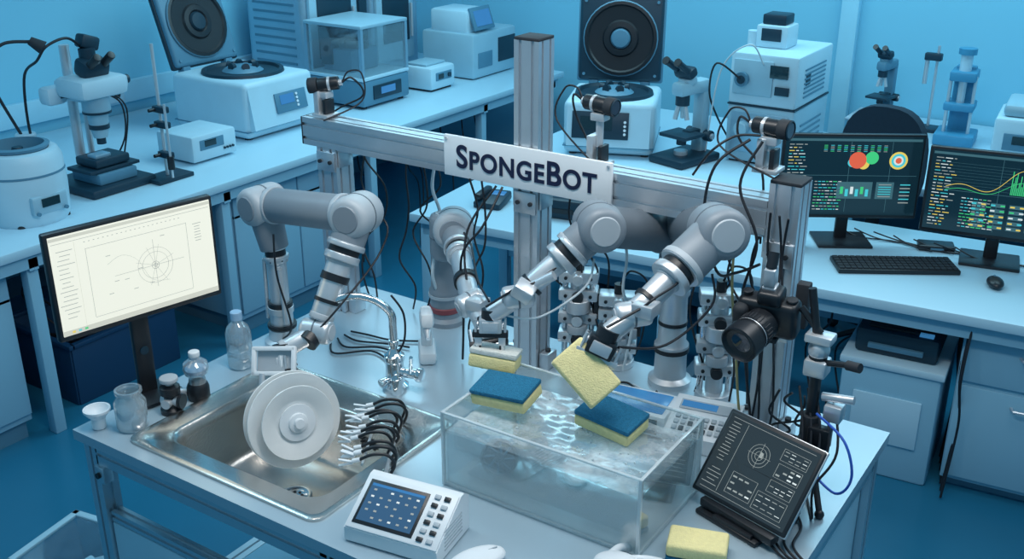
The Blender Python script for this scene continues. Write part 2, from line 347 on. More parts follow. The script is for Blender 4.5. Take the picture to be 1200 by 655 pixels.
def others():
    b=B('balance_enclosure',(-4.28,4.80,.84),90)
    W,D,H=.42,.44,.46
    b.box((0,0,.09),(W,D,.15),GREYE,.015); b.box((0,-D/2-.003,.09),(W*.6,.01,.08),DARKE,.003); b.box((0,-D/2-.009,.095),(W*.3,.006,.04),SCR_B)
    b.box((0,0,.175),(W,D,.02),WHITEB,.004)
    for sx in(-1,1):
        for sy in (-1,1): b.box((sx*(W/2-.012),sy*(D/2-.012),(.18+H)/2),(.02,.02,H-.18),GREYM)
    b.box((0,0,H+.01),(W,D,.02),OFFW,.004)
    for sx in(-1,1): b.box((sx*(W/2-.01),0,(.18+H)/2),(.004,D-.04,H-.19),GLASS)
    b.box((0,-(D/2-.01),(.18+H)/2),(W-.04,.004,H-.19),GLASS)
    b.box((0,.05,.25),(.24,.22,.13),GREYE,.01); b.cyl((0,0,.31),(0,0,.36),.07,DARKE); b.box((-.1,.12,.33),(.08,.08,.22),DARKE,.006); b.cyl((.1,.1,.3),(.1,.1,.42),.03,GREYM)
    for x in(-1,1):
        for y in (-1,1): b.cyl((x*W*.4,y*D*.4,0),(x*W*.4,y*D*.4,.02),.02,BLACKM)
    b.fin()
    b=B('drying_oven',(-4.82,4.95,.84),90)
    b.box((0,0,.36),(.55,.5,.7),GREYM,.05,seg=4); b.box((-.04,-.26,.36),(.42,.03,.56),OFFW,.01); b.box((-.04,-.278,.4),(.3,.008,.36),DARKE,.004)
    b.box((.23,-.262,.38),(.07,.02,.5),DARKE,.004)
    for sx in (-1,1):
        for k in range(9): b.box((sx*.276,0,.14+k*.05),(.006,.34,.014),GREYE)
    b.cyl((.12,-.29,.25),(.12,-.29,.5),.01,SILVER); b.box((0,0,.005),(.5,.45,.01),BLACKM); b.fin()
    b=B('drying_oven',(-4.86,5.6,.84),90)
    b.box((0,0,.33),(.5,.45,.64),GREYM,.04,seg=4); b.box((-.03,-.235,.33),(.38,.03,.5),OFFW,.01); b.box((-.03,-.252,.36),(.27,.008,.32),DARKE,.004); b.cyl((.12,-.265,.22),(.12,-.265,.44),.01,SILVER); b.box((0,0,.005),(.44,.4,.01),BLACKM); b.fin()
    b=B('hot_plate_stirrer',(-4.14,5.30,.84),90); b.box((0,0,.08),(.25,.24,.14),WHITEB,.02); b.box((0,.02,.158),(.2,.16,.012),OFFW,.003); b.box((0,-.121,.09),(.16,.006,.05),GREYE,.002); b.box((-.03,-.125,.09),(.05,.004,.03),SCR_D); b.cyl((.05,-.12,.09),(.05,-.135,.09),.014,DARKE); b.box((0,0,.005),(.2,.2,.01),BLACKM); b.fin()
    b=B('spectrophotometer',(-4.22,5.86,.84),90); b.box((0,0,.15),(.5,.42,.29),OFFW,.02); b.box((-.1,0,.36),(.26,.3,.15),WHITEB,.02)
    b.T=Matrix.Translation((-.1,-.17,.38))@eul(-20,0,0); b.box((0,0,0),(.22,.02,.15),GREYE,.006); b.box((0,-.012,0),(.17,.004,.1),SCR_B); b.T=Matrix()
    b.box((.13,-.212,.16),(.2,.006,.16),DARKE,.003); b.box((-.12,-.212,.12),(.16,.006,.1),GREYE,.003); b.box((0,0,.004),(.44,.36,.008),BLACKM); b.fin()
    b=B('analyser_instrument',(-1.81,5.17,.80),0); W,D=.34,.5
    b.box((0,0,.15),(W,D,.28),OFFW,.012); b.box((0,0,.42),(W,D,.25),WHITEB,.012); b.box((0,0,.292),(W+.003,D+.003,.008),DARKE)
    b.box((-.05,-D/2-.004,.43),(.2,.01,.17),OFFW,.004); b.cyl((-.1,-D/2-.005,.42),(-.1,-D/2-.03,.42),.035,GREYE); b.cyl((-.1,-D/2-.03,.42),(-.1,-D/2-.036,.42),.02,DARKE)
    b.box((.08,-D/2-.008,.47),(.09,.008,.06),SCR_D,.001); b.box((0,-D/2-.004,.16),(.29,.008,.2),GREYM,.004); b.box((.1,-D/2-.008,.38),(.07,.008,.04),DARKE,.001)
    b.cyl((-.08,-D/2-.005,.18),(-.08,-D/2-.05,.18),.035,OFFW,bev=.005); b.cyl((.05,-D/2-.005,.14),(.05,-D/2-.05,.14),.028,OFFW,bev=.005); b.box((.1,-D/2-.01,.22),(.06,.01,.03),SCR_D)
    for k in range(7): b.box((W/2+.002,0,.34+k*.022),(.004,.3,.008),GREYE)
    for k in range(5): b.box((W/2+.002,0,.08+k*.03),(.004,.3,.01),GREYE)
    b.box((W/2+.002,-.1,.42),(.003,.06,.05),DARKE)
    b.box((-.04,0,.60),(.16,.16,.11),WHITEB,.01); b.box((-.04,-.083,.61),(.1,.006,.06),DARKE,.002); b.cyl((-.14,-.05,.545),(-.14,-.05,.62),.03,WHITEB)
    b.box((-.04,0,.68),(.12,.12,.05),DARKE,.008)
    b.tube([(-.1,-.28,.42),(-.2,-.35,.5),(-.25,-.3,.35),(-.24,-.2,.2),(-.18,-.1,.03)],.005,CABLE); b.tube([(0,-.26,.5),(-.05,-.33,.6),(-.2,-.3,.45),(-.26,-.28,.012)],.004,CABLEW)
    b.box((0,0,.005),(W-.04,D-.04,.01),BLACKM); b.fin()
    scope('compound_microscope',(-2.14,4.80,.80),-15,1.0,body=OFFW)
    scope('compound_microscope',(-1.52,6.02,.87),-10,.75,body=GREYE)
    b=B('instrument_riser',(-1.52,6.02,.80)); b.box((0,0,.06),(.3,.3,.012),SILVER,.003)
    for x in(-1,1):
        for y in(-1,1): b.cyl((x*.13,y*.13,0),(x*.13,y*.13,.055),.01,SILVER)
    b.fin()
    b=B('tensile_stand',(-1.28,6.1,.80)); b.box((0,0,.01),(.12,.12,.02),DARKE,.003); b.cyl((0,.03,.02),(0,.03,.46),.008,SILVER); b.box((-.02,.02,.40),(.09,.04,.04),DARKE,.006); b.cyl((-.05,.02,.38),(-.05,.02,.25),.012,SILVER); b.fin()
    b=B('material_press',(-1.09,5.92,.80),5); PB=mat('press_blue',(.05,.26,.43),.4)
    b.box((0,0,.03),(.2,.22,.06),PB,.01); b.box((0,.05,.22),(.1,.06,.36),PB,.008); b.box((0,0,.2),(.15,.16,.04),PB,.008); b.box((0,0,.36),(.13,.16,.05),PB,.008)
    for sx in(-1,1): b.cyl((sx*.06,-.03,.06),(sx*.06,-.03,.36),.009,SILVER)
    b.cyl((0,-.02,.38),(0,-.02,.47),.03,WHITEB); b.cyl((0,-.02,.47),(0,-.02,.50),.045,PB); b.cyl((0,-.03,.22),(0,-.03,.34),.02,SILVER); b.fin()
    b=B('water_bath',(-.70,5.62,.80),5); b.box((0,0,.14),(.3,.36,.26),WHITEB,.02); b.box((0,0,.3),(.24,.3,.06),OFFW,.02); b.box((-.02,-.183,.16),(.16,.006,.08),GREYE,.002); b.box((-.02,-.187,.17),(.08,.004,.04),SCR_D)
    b.cyl((.05,.05,.32),(.05,.05,.4),.04,WHITEB); b.box((0,0,.005),(.26,.3,.01),BLACKM); b.fin()
    b=B('office_chair',(-1.16,4.72,0),-5); CH=mat('chair_fabric',(.008,.028,.05),.9,var=.2,scale=80)
    for k in range(5):
        a=k*2*math.pi/5+.3; b.cyl((0,.2,.09),(.24*math.cos(a),.2+.24*math.sin(a),.06),.018,BLACK,r2=.012); b.sph((.24*math.cos(a),.2+.24*math.sin(a),.028),.028,BLACK)
    b.cyl((0,.2,.09),(0,.2,.46),.025,SILVER); b.box((0,.2,.5),(.46,.44,.08),CH,.035,seg=4); b.box((0,-.01,.62),(.06,.03,.4),BLACK,.01)
    pr=[]; W2,Hh=.19,.25
    for k in range(32):
        a=2*math.pi*k/32; c,s_=math.cos(a),math.sin(a); pr.append((W2*math.copysign(abs(c)**.75,c),Hh*math.copysign(abs(s_)**.75,s_)))
    b.prism(pr,(0,.04,.97),(0,-.02,.97),CH,x=(1,0,0)); b.fin()
centrifuge_round(); big_microscope(); small_box()
centrifuge_open('refrigerated_centrifuge',(-4.38,3.98,.84),90,.50,.56,.29,.44,-18,GREYE,DARKE)
centrifuge_open('refrigerated_centrifuge',(-2.58,4.86,.80),22,.46,.46,.27,.44,-6,DARKE,GREYE,True)
others()
# ---------------------------------------------------------------- monitors
def ui_dark(b,w,h,seed,plane=-.001):
    R=random.Random(seed)
    def q(x,z,sx,sz,m,d=0): b.box((x,plane-d,z),(sx,.0006,sz),m)
    q(0,h*.47,w*.98,h*.03,E_M)
    q(0,h*.02,w*.96,.0015,E_M); q(-w*.02,0,.0015,h*.9,E_M); q(w*.28,0,.0015,h*.9,E_M)
    for k in range(22):
        z=h*(.41-k*.040); x=-w*.47
        for j in range(3): L=R.uniform(.008,.028); q(x+L/2,z,L,.003,R.choice((E_W,E_C,E_K,E_Y))); x+=L+.006
    for k in range(10):
        z=h*(-.06-k*.040); x=-w*.26
        for j in range(7): L=R.uniform(.006,.018); q(x+L/2,z,L,.003,R.choice((E_C,E_G,E_K,E_W))); x+=L+.004
    return q
def monitor(name,loc,rz,w,h,zc,kind,tilt=0):
    b=B(name,loc,rz)
    b.box((0,.03,.006),(.22 if kind!='cad' else .15,.18 if kind!='cad' else .13,.012),BLACK,.005); b.box((0,.05,zc*.5),(.05,.022,zc),BLACK,.006); b.box((0,.035,zc),(.10,.03,.1),BLACK,.006)
    b.cyl((0,.062,zc*.35),(0,.036,zc*.35),.012,DARKE)
    b.T=Matrix.Translation((0,0,zc))@eul(tilt,0,0)
    b.box((0,.012,0),(w,.024,h),BLACK,.006); b.box((0,.032,-.01),(w*.6,.03,h*.55),BLACK,.012)
    bw=w-.022; bh=h-.026
    if kind=='cad':
        b.box((0,-.0015,.003),(bw,.003,bh),SCR_L)
        q=lambda x,z,sx,sz,m: b.box((x,-.0034,z),(sx,.0006,sz),m)
        q(0,bh*.485,bw,bh*.03,E_O); q(0,bh*.44,bw*.98,.0008,E_K); q(-bw*.36,0,.0006,bh*.86,E_O); q(0,-bh*.46,bw,bh*.05,E_O)
        for k in range(16): q(-bw*.43+random.uniform(-.005,.005),bh*(.36-.045*k),random.uniform(.02,.045),.0012,E_K)
        for k in range(22): q(-bw*.3+k*bw*.028,bh*.40,.004,.0012,E_K)
        for k in range(7): q(bw*.40,bh*(.3-.03*k),random.uniform(.015,.03),.0012,E_K)
        for x0,x1,z0 in ((-.3,.33,.33),(-.3,.33,-.38)): q(bw*(x0+x1)/2,bh*z0,bw*(x1-x0),.0007,E_K)
        for x in (-.3,.33): q(bw*x,-.005,.0007,bh*.71,E_K)
        cx,cz=.045,-.005
        for r in (.048,.036,.010,.005): b.tube([(cx+r*math.cos(a*.4189),-.0036,cz+r*math.sin(a*.4189)) for a in range(16)],.0004 if r>.02 else .0006,E_K,seg=4,n=2)
        for a in (20,75,110,160,250,300): b.tube([(cx,-.0036,cz),(cx+.055*math.cos(math.radians(a)),-.0036,cz+.055*math.sin(math.radians(a)))],.0003,E_K,seg=4,n=1)
        q(.03,cz,.19,.0006,E_K); q(cx,0,.0006,.13,E_K)
        b.tube([(-.08,-.0036,.03),(-.04,-.0036,.045),(.0,-.0036,.02),(.03,-.0036,-.04),(.08,-.0036,-.055)],.0003,E_K,seg=4,n=4)
        for k in range(8): q(random.uniform(-.08,.1),random.uniform(-.07,.07),.012,.0012,E_K)
        for k in range(3): q(-bw*.44+k*.016,-bh*.46,.008,.006,(E_Y,E_C,E_G)[k])
    else:
        b.box((0,-.0015,.003),(bw,.003,bh),SCR_D)
        q=ui_dark(b,bw,bh,len(kind)*3+5,-.0034)
        Mx=lambda x,z:Matrix.Translation((x,-.0034,z))@eul(90,0,0)
        if kind=='maps':
            for x,z,r,m in ((.02,.07,.034,E_R),(.0,.06,.018,E_C),(.075,.08,.026,E_G),(.045,.055,.022,E_Y),(.03,.085,.012,E_W)):
                b.lathe([(r,0),(r,.0006+r*.01),(0,.0006+r*.01)],m,Mx(x,z))
            for i,(r,m) in enumerate(((.036,E_Y),(.028,E_C),(.019,E_W),(.012,E_R))):
                t=.0004+.0003*i; b.lathe([(r,0),(r,t),(0,t)],m,Mx(.18,.07))
            for k in range(10):
                for j in range(5): q(-.11+k*.026,.130-j*.006,.014,.002,random.choice((E_G,E_K,E_C)))
            q(.02,-.055,.14,.07,E_M,0); q(.14,-.055,.07,.07,E_M)
            for k in range(6): q(-.03+k*.02,-.055-.01*(k%2),.012,.03,random.choice((E_R,E_W,E_C,E_G)),.001)
            for k in range(6): q(.14,-.03-k*.010,.05,.003,random.choice((E_C,E_K,E_W)),.001)
            for k in range(6): q(.22,-.03-k*.015,.04,.004,random.choice((E_C,E_K)))
        else:
            pts=[(-.2+.017*k,-.0040,.02+.075*math.exp(-((k-16)/5.)**2)+.015*math.sin(k*.5)) for k in range(26)]
            b.tube(pts,.0012,E_Y,seg=4,n=2)
            b.tube([(x,y,z*.6-.004) for x,y,z in pts],.001,E_G,seg=4,n=2)
            for k in range(14): hh=random.uniform(.02,.10); q(.03+k*.005,.012+hh/2,.003,hh,E_G)
            for k in range(9): q(-.10,.02+.012*k,.3,.0006,E_M)
            for k in range(4):
                for j in range(5): q(-.07+k*.065,-.035-j*.022,.05,.015,E_M)
            for k in range(8):
                for j in range(5): q(-.09+k*.034,-.035-j*.022,.016,.006,random.choice((E_G,E_Y,E_W,E_C)),.001)
    b.T=Matrix()
    return b.fin()
monitor('computer_monitor',(-2.195,1.585,.9),78,.45,.285,.385,'cad')
monitor('computer_monitor',(-1.135,4.17,.76),31,.56,.35,.285,'maps')
monitor('computer_monitor',(-.585,4.26,.76),10,.55,.345,.275,'charts')
def keyboard():
    b=B('keyboard',(-.885,4.02,.76),31); b.box((0,0,.009),(.46,.15,.018),BLACK,.004)
    for r in range(5):
        for k in range(20): b.box((-.214+k*.0225,-.055+r*.027,.020),(.019,.022,.006),BLACKM)
    b.fin()
    b=B('computer_mouse',(-.52,4.03,.76),20); b.sph((0,0,.018),.03,BLACK,(1,1.7,.6)); b.cyl((0,.02,.03),(0,.03,.032),.005,GREYE); b.fin()
    b=B('desktop_cables') 
    for k in range(7):
        x=-1.2+k*.08; b.tube([(x,4.27,.8),(x+.1,4.27+.02*(k%3),.768),(x+.25,4.30,.766),(x+.4,4.26+.02*(k%4),.768)],.003,CABLE)
    b.fin()
    b=B('docking_station',(-1.3,4.02,.76),10)
    b.box((0,0,.03),(.1,.08,.06),DARKE,.01); b.box((0,-.041,.03),(.06,.002,.02),GREYE); b.cyl((.03,-.042,.045),(.03,-.045,.045),.004,SCR_B); b.fin()
    b=B('external_drive',(-.80,4.32,.76),20); b.box((0,0,.012),(.14,.08,.024),BLACK,.006); b.box((0,-.041,.012),(.05,.002,.008),GREYE); b.fin()
    b=B('label_printer',(-2.27,3.86,.76),12); b.box((0,0,.045),(.2,.16,.09),DARKE,.015); b.box((0,-.02,.093),(.12,.06,.008),GREYE,.003); b.box((0,-.082,.04),(.12,.004,.02),BLACK); b.fin()
    b=B('desk_phone',(-2.62,3.80,.76),12); b.box((0,0,.02),(.13,.16,.04),DARKE,.01,(8,0,0)); b.box((-.045,0,.05),(.035,.15,.03),BLACK,.012); b.box((.02,.03,.045),(.06,.04,.006),SCR_B,.001,(8,0,0)); b.fin()
keyboard()
# ---------------------------------------------------------------- main work table
TX0,TX1,TY0,TY1,TZ=-2.25,-.50,1.36,2.50,.90
BX0,BX1,BY0,BY1=-2.02,-1.50,1.46,1.815
def table():
    b=B('work_table'); th=.028; zc=TZ-th/2
    def slab(x0,x1,y0,y1): b.box(((x0+x1)/2,(y0+y1)/2,zc),(x1-x0,y1-y0,th),TBL,0)
    slab(TX0,BX0,TY0,TY1); slab(BX1,TX1,TY0,TY1); slab(BX0,BX1,TY0,BY0); slab(BX0,BX1,BY1,TY1)
    zr=TZ-th-.03
    for x in (TX0+.04,-1.39,TX1-.04):
        for y in (TY0+.04,TY1-.04): b.ext((x,y,.03),(x,y,TZ-th),.05,.05,ALU,1,1); b.cyl((x,y,0),(x,y,.035),.03,BLACKM)
    for z in (zr,.22):
        for y in (TY0+.04,TY1-.04): b.ext((TX0+.06,y,z),(TX1-.06,y,z),.05,.06,ALU,1,1,x=(0,1,0))
        for x in (TX0+.04,TX1-.04): b.ext((x,TY0+.06,z),(x,TY1-.06,z),.05,.06,ALU,1,1,x=(1,0,0))
    b.box(((TX0-1.39)/2+.03,TY0+.03,.44),(.78,.012,.38),WHITEB,.002); b.box((-.95,TY0+.03,.46),(.8,.012,.42),WHITEB,.002)
    b.ext((TX0+.07,TY0+.04,.65),(-1.42,TY0+.04,.65),.03,.03,ALU,1,1,x=(0,1,0))
    b.box((TX1-.04,(TY0+TY1)/2,.5),(.01,1.0,.5),WHITEB,.002)
    b.box(((TX0+TX1)/2,(TY0+TY1)/2,.25),(1.6,1.0,.015),CABI)
    for x in (TX0+.075,-1.43): b.box((x,TY0+.02,zr-.055),(.035,.03,.05),ALU,.004); b.cyl((x,TY0+.005,zr-.055),(x,TY0-.002,zr-.055),.008,BLACK)
    b.fin()
    b=B('kitchen_sink'); z=TZ+.001
    X0,X1,Y0,Y1=-2.09,-1.445,1.40,1.925
    def rr(x0,x1,y0,y1,r,n=6):
        P=[]
        for cx,cy,a0 in ((x1-r,y1-r,0),(x0+r,y1-r,90),(x0+r,y0+r,180),(x1-r,y0+r,270)):
            for k in range(n+1):
                a=math.radians(a0+90*k/n); P.append((cx+r*math.cos(a),cy+r*math.sin(a)))
        return P
    L=[(rr(X0,X1,Y0,Y1,.03),z),(rr(X0,X1,Y0,Y1,.03),z+.006),(rr(X0+.008,X1-.008,Y0+.008,Y1-.008,.03),z+.010),(rr(X0+.016,X1-.016,Y0+.016,Y1-.016,.028),z+.006),
       (rr(BX0-.004,BX1+.004,BY0-.004,BY1+.004,.055),z+.006),(rr(BX0+.004,BX1-.004,BY0+.004,BY1-.004,.055),z),(rr(BX0+.010,BX1-.010,BY0+.010,BY1-.010,.055),z-.03),
       (rr(BX0+.02,BX1-.02,BY0+.02,BY1-.02,.06),z-.15),(rr(BX0+.04,BX1-.04,BY0+.04,BY1-.04,.06),z-.175),(rr(-1.80,-1.72,1.60,1.68,.035),z-.182)]
    t=bmesh.new(); rings=[[t.verts.new((x,y,zz)) for x,y in P] for P,zz in L]
    for a,c in zip(rings,rings[1:]):
        n=len(a)
        for k in range(n): t.faces.new((a[k],a[(k+1)%n],c[(k+1)%n],c[k]))
    t.faces.new(rings[-1]); b.push(t,STEEL)
    b.lathe([(.045,-.175),(.038,-.172),(.03,-.177),(0,-.177)],CHROME,Matrix.Translation((-1.76,1.64,z)))
    for k in range(8): a=k*math.pi/4; b.cyl((-1.76+.018*math.cos(a),1.64+.018*math.sin(a),z-.178),(-1.76+.018*math.cos(a),1.64+.018*math.sin(a),z-.175),.004,BLACK,seg=8)
    for k in range(4):
        for j in range(3): b.box((-1.66+.014*k,BY1-.016,z-.05-.010*j),(.009,.008,.005),BLACK,.001)
    b.fin(60)
    b=B('gooseneck_faucet'); x,y=-1.705,1.995
    b.lathe([(0,.9),(.036,.9),(.036,.91),(.026,.918),(.024,.98),(.028,.985),(.028,1.0),(.02,1.005),(.012,1.02),(0,1.02)],CHROME,Matrix.Translation((x,y,0)))
    pts=[(x,y,1.0),(x,y,1.08),(x-.005,y-.003,1.125),(x-.04,y-.03,1.165),(x-.085,y-.062,1.175),(x-.135,y-.1,1.155),(x-.165,y-.12,1.11),(x-.175,y-.127,1.06)]
    b.tube(pts,.011,CHROME,seg=16); b.cyl(pts[-1],(x-.178,y-.13,1.03),.014,CHROME)
    b.cyl((x,y,.95),(x+.07,y+.01,.955),.014,CHROME,bev=.003); b.cyl((x+.07,y+.01,.955),(x+.085,y+.012,.955),.02,CHROME,bev=.004); b.cyl((x+.055,y,.96),(x+.075,y-.02,1.02),.005,CHROME)
    b.cyl((x-.0,y,.93),(x-.01,y-.05,.93),.012,CHROME); b.cyl((x+.03,y-.03,.90),(x+.03,y-.03,.95),.016,CHROME,bev=.003); b.cyl((x,y,1.03),(x,y,1.045),.015,CHROME,bev=.002)
    b.tube([(x+.008,y,1.0),(x+.03,y+.01,1.05),(x+.022,y+.02,1.12),(x-.01,y+.01,1.17)],.003,CABLE)
    b.fin()
table()
# ---------------------------------------------------------------- gantry
GANTRY=None
def gantry():
    global GANTRY
    b=B('gantry_frame'); Y=2.33; w=.075
    b.ext((-2.19,Y,.902),(-2.19,Y,1.435),w,w,ALU); b.ext((-1.474,Y,.902),(-1.474,Y,1.825),w,w,ALU); b.ext((-.767,Y,.902),(-.767,Y,1.565),w,w,ALU)
    b.box((-1.474,Y,1.829),(w,w,.008),BLACKM,.002); b.box((-.767,Y,1.569),(w,w,.008),BLACKM,.002)
    b.ext((-2.28,Y,1.478),(-1.513,Y,1.478),w,.085,ALU,2,2,x=(0,1,0)); b.ext((-1.435,Y,1.478),(-.806,Y,1.478),w,.085,ALU,2,2,x=(0,1,0))
    b.box((-2.283,Y,1.478),(.006,w,.085),BLACKM,.001)
    for x,sx in ((-2.152,1),(-1.512,-1),(-1.436,1),(-.805,-1)):
        b.box((x+sx*.022,Y-.0,1.431),(.05,.06,.006),ALU,.001); b.box((x+sx*.004,Y,1.405),(.006,.06,.055),ALU,.001)
        for yy in(-.02,.02): b.prism([(0,0),(.045,0),(0,.05)] if sx>0 else [(0,0),(0,.05),(-.045,0)],(x,Y+yy+.003,1.43),(x,Y+yy-.003,1.43),ALU)
    for x in (-2.19,-1.474,-.767):
        b.box((x,Y-.041,1.395),(.07,.006,.06),ALU,.002)
        for dx in(-.02,.02): b.cyl((x+dx,Y-.044,1.395),(x+dx,Y-.05,1.395),.006,BLACKM,seg=12)
    for x in (-2.19,-1.474,-.767):
        for sx in (-1,1): b.box((x+sx*.055,Y,.925),(.03,.05,.05),ALU,.003); b.cyl((x+sx*.055,Y,.95),(x+sx*.055,Y,.957),.008,BLACKM,seg=12)
    GANTRY=b.fin()
    b=B('sign_board'); b.box((-1.471,2.283,1.492),(.525,.010,.115),mat('sign_white',(.84,.87,.89),.4),.002)
    for x in (-1.724,-1.218): b.cyl((x,2.279,1.54),(x,2.274,1.54),.004,SILVER,seg=12)
    s=b.fin()
    cu=bpy.data.curves.new('lettering','FONT'); cu.body='SpongeBot'; cu.size=.08; cu.offset=.0016; cu.extrude=.0008; cu.space_character=1.08
    cu.small_caps_scale=.80
    for i,ch in enumerate(cu.body): 
        if ch.islower(): cu.body_format[i].use_small_caps=True
    cu.materials.append(NAVY); t=bpy.data.objects.new('lettering',cu); SC.collection.objects.link(t); t.rotation_euler=(math.pi/2,0,0)
    bpy.context.view_layer.update(); k=.44/max(t.dimensions.x,.01)
    t.scale=(k,min(k*1.05,1.4),1); t.location=(-1.471-.220,2.2765,1.492-.028); t.parent=s
gantry()
# ---------------------------------------------------------------- robot parts
def gripper(b,pos,d,x,s=1.,tip=.07,open_=.03,dark=False,A=None):
    T0=b.T; b.T=T0@frame(pos,d,x)@Matrix.Scale(s,4)
    A=A or (BLACK if dark else SILVER)
    b.cyl((0,0,-.02),(0,0,.01),.028,BLACK); b.box((0,0,.03),(.07,.05,.045),A,.005); b.box((0,0,.058),(.11,.034,.018),SILVER if dark else BLACK,.003)
    b.box((0,.028,.03),(.05,.01,.03),SILVER,.003); b.cyl((-.037,0,.03),(-.045,0,.03),.012,SILVER); b.cyl((.037,0,.03),(.045,0,.03),.012,SILVER)
    for sx in(-1,1):
        b.box((sx*open_*1.2,0,.078),(.022,.03,.028),SILVER,.003); b.box((sx*(open_+.008),0,.075+tip/2),(.010,.024,tip),SILVER,.002); b.box((sx*(open_+.001),0,.075+tip*.8),(.006,.026,tip*.4),BLACK,.001)
        for yy in (-.012,.012): b.cyl((sx*.045,yy,.01),(sx*.045,yy,.05),.004,SILVER,seg=8)
    for q in ((.025,-.026,.03),(-.025,-.026,.03),(.025,-.026,.045),(-.025,-.026,.045)): b.cyl(q,(q[0],q[1]-.002,q[2]),.004,SILVER if dark else BLACK,seg=8)
    b.T=T0
def joint(b,c,ax,r,L,m=GREY,cap=GREYL):
    c=V(c);ax=V(ax).normalized(); M=frame(c,ax); h=L/2
    b.lathe([(0,-h),(r*.72,-h),(r*.90,-h+r*.10),(r*.98,-h+r*.28),(r,-h+r*.45),(r,h-r*.45),(r*.98,h-r*.28),(r*.90,h-r*.10),(r*.72,h),(0,h)],m,M,40)
    b.lathe([(0,h+.004),(r*.60,h+.003),(r*.68,h-.002)],cap,M,40); b.lathe([(0,-h-.004),(r*.60,-h-.003),(r*.68,-h+.002)],cap,M,40)
    b.lathe([(r*.98,-.003),(r*1.02,-.002),(r*1.02,.002),(r*.98,.003)],GREYD,M,40)
def link(b,p1,p2,r,m,r2=None,rings=True,ring=GREYL):
    p1=V(p1);p2=V(p2); b.cyl(p1,p2,r,m,r2=r2,seg=32,bev=.003); d=(p2-p1)
    if rings:
        for f,R in ((.06,r),(.94,r2 or r)):
            a=p1+d*f; b.cyl(a-d.normalized()*.008,a+d.normalized()*.008,R*1.08,ring,seg=32,bev=.002)
def flange(b,p,d,r=.03):
    d=V(d).normalized();p=V(p); b.cyl(p,p+d*.012,r*1.25,SILVER,seg=28,bev=.002); b.cyl(p+d*.012,p+d*.03,r*1.0,BLACK,seg=28); b.cyl(p+d*.03,p+d*.05,r*1.15,SILVER,seg=28,bev=.003)
    x=d.orthogonal().normalized(); y=d.cross(x)
    for k in range(6):
        a=k*math.pi/3; o=p+(x*math.cos(a)+y*math.sin(a))*r*1.08; b.cyl(o-d*.003,o+d*.001,.003,BLACK,seg=8)
def arm_A():
    b=B('robot_arm'); x,y=-2.165,2.03
    b.lathe([(0,.9),(.055,.9),(.055,.912),(.042,.918),(.040,.95),(.034,.955),(.034,1.0),(.038,1.003),(.038,1.02),(.028,1.024),(.028,1.16),(.034,1.163),(.034,1.18),(0,1.18)],SILVER,Matrix.Translation((x,y,0)))
    b.cyl((x,y,1.02),(x,y,1.035),.036,BLACK); b.cyl((x,y,.955),(x,y,.965),.043,BLACK); b.cyl((x+.04,y-.02,.98),(x+.03,y-.02,1.15),.008,SILVER); b.cyl((x-.035,y-.02,.98),(x-.03,y-.02,1.17),.006,SILVER)
    e1=V((x-.035,y,1.33)); e2=V((-1.835,2.02,1.37))
    flange(b,(x,y,1.17),(-.1,0,1),.03); b.cyl((x-.003,y,1.2),e1,.041,GREY,r2=.05,bev=.004); joint(b,e1,(-.1,-1,0),.056,.12,GREYL,GREY)
    d=(e2-e1).normalized(); link(b,e1+d*.03,e2-d*.03,.050,GREY,ring=GREYL); joint(b,e2,(.25,-1,.1),.058,.13,GREYL,GREY)
    w=V((-1.855,1.86,1.085)); d2=(w-e2).normalized()
    link(b,e2+d2*.02,e2+d2*.09,.048,GREY,ring=GREYL); flange(b,e2+d2*.08,d2,.042); link(b,e2+d2*.12,w-d2*.03,.036,SILVER,.031); b.cyl(w-d2*.16,w-d2*.14,.039,BLACK); b.cyl(w-d2*.09,w-d2*.08,.036,BLACK)
    joint(b,w,(1,.3,0),.034,.085,SILVER,GREYL)
    g=V((-1.90,1.775,1.050)); link(b,w,g,.025,SILVER); b.cyl(w+V((0,-.02,-.01)),w+V((0,-.04,-.02)),.028,BLACK)
    n=V((.88,-.38,.2)).normalized()
    gripper(b,g+V((0,0,.0)),(.30,-.2,-1),n,.9,.06,.045,A=WHITE)
    M=frame(g+V((.015,-.05,-.02)),(.3,-.8,.45),(.83,.55,0)); T0=b.T; b.T=M
    b.box((0,.045,0),(.12,.012,.014),WHITE,.003); b.box((0,-.02,0),(.12,.012,.014),WHITE,.003); b.box((0,.012,-.012),(.10,.06,.006),GREYL,.001)
    for sx in(-1,1): b.box((sx*.055,.012,0),(.012,.075,.014),WHITE,.003); b.cyl((sx*.03,-.02,.004),(sx*.03,-.05,.004),.008,SILVER)
    b.T=T0
    b.tube([(x+.03,y-.03,.93),(x+.09,y-.05,1.0),(x+.06,y-.06,1.15),(x+.05,y-.05,1.27)],.003,CABLE)
    b.tube([e1+V((0,.07,0)),e1+V((.1,.07,.03)),e2+V((.02,.07,-.02)),e2+V((.06,.02,-.1)),w+V((.05,.02,.06)),g+V((.03,.03,0))],.003,CABLE)
    b.fin()
    b=B('dinner_plates'); c=V((-1.805,1.69,.918))
    for k,R in ((-1.2,.112),(-.35,.124),(.5,.124),(1.25,.096)):
        M=frame(c+n*(k*.034),n)
        b.lathe([(0,0),(R*.55,0),(R*.62,.004),(R,.012),(R*1.01,.015),(R,.017),(R*.62,.010),(R*.55,.006),(0,.006)],CREAM,M,seg=48)
    M=frame(c+n*.052,n); b.lathe([(.0,.02),(.012,.02),(.014,.012),(.024,.010),(.026,.004),(.048,.003),(.048,-.003),(0,-.003)],WHITE,M,seg=32)
    b.fin()
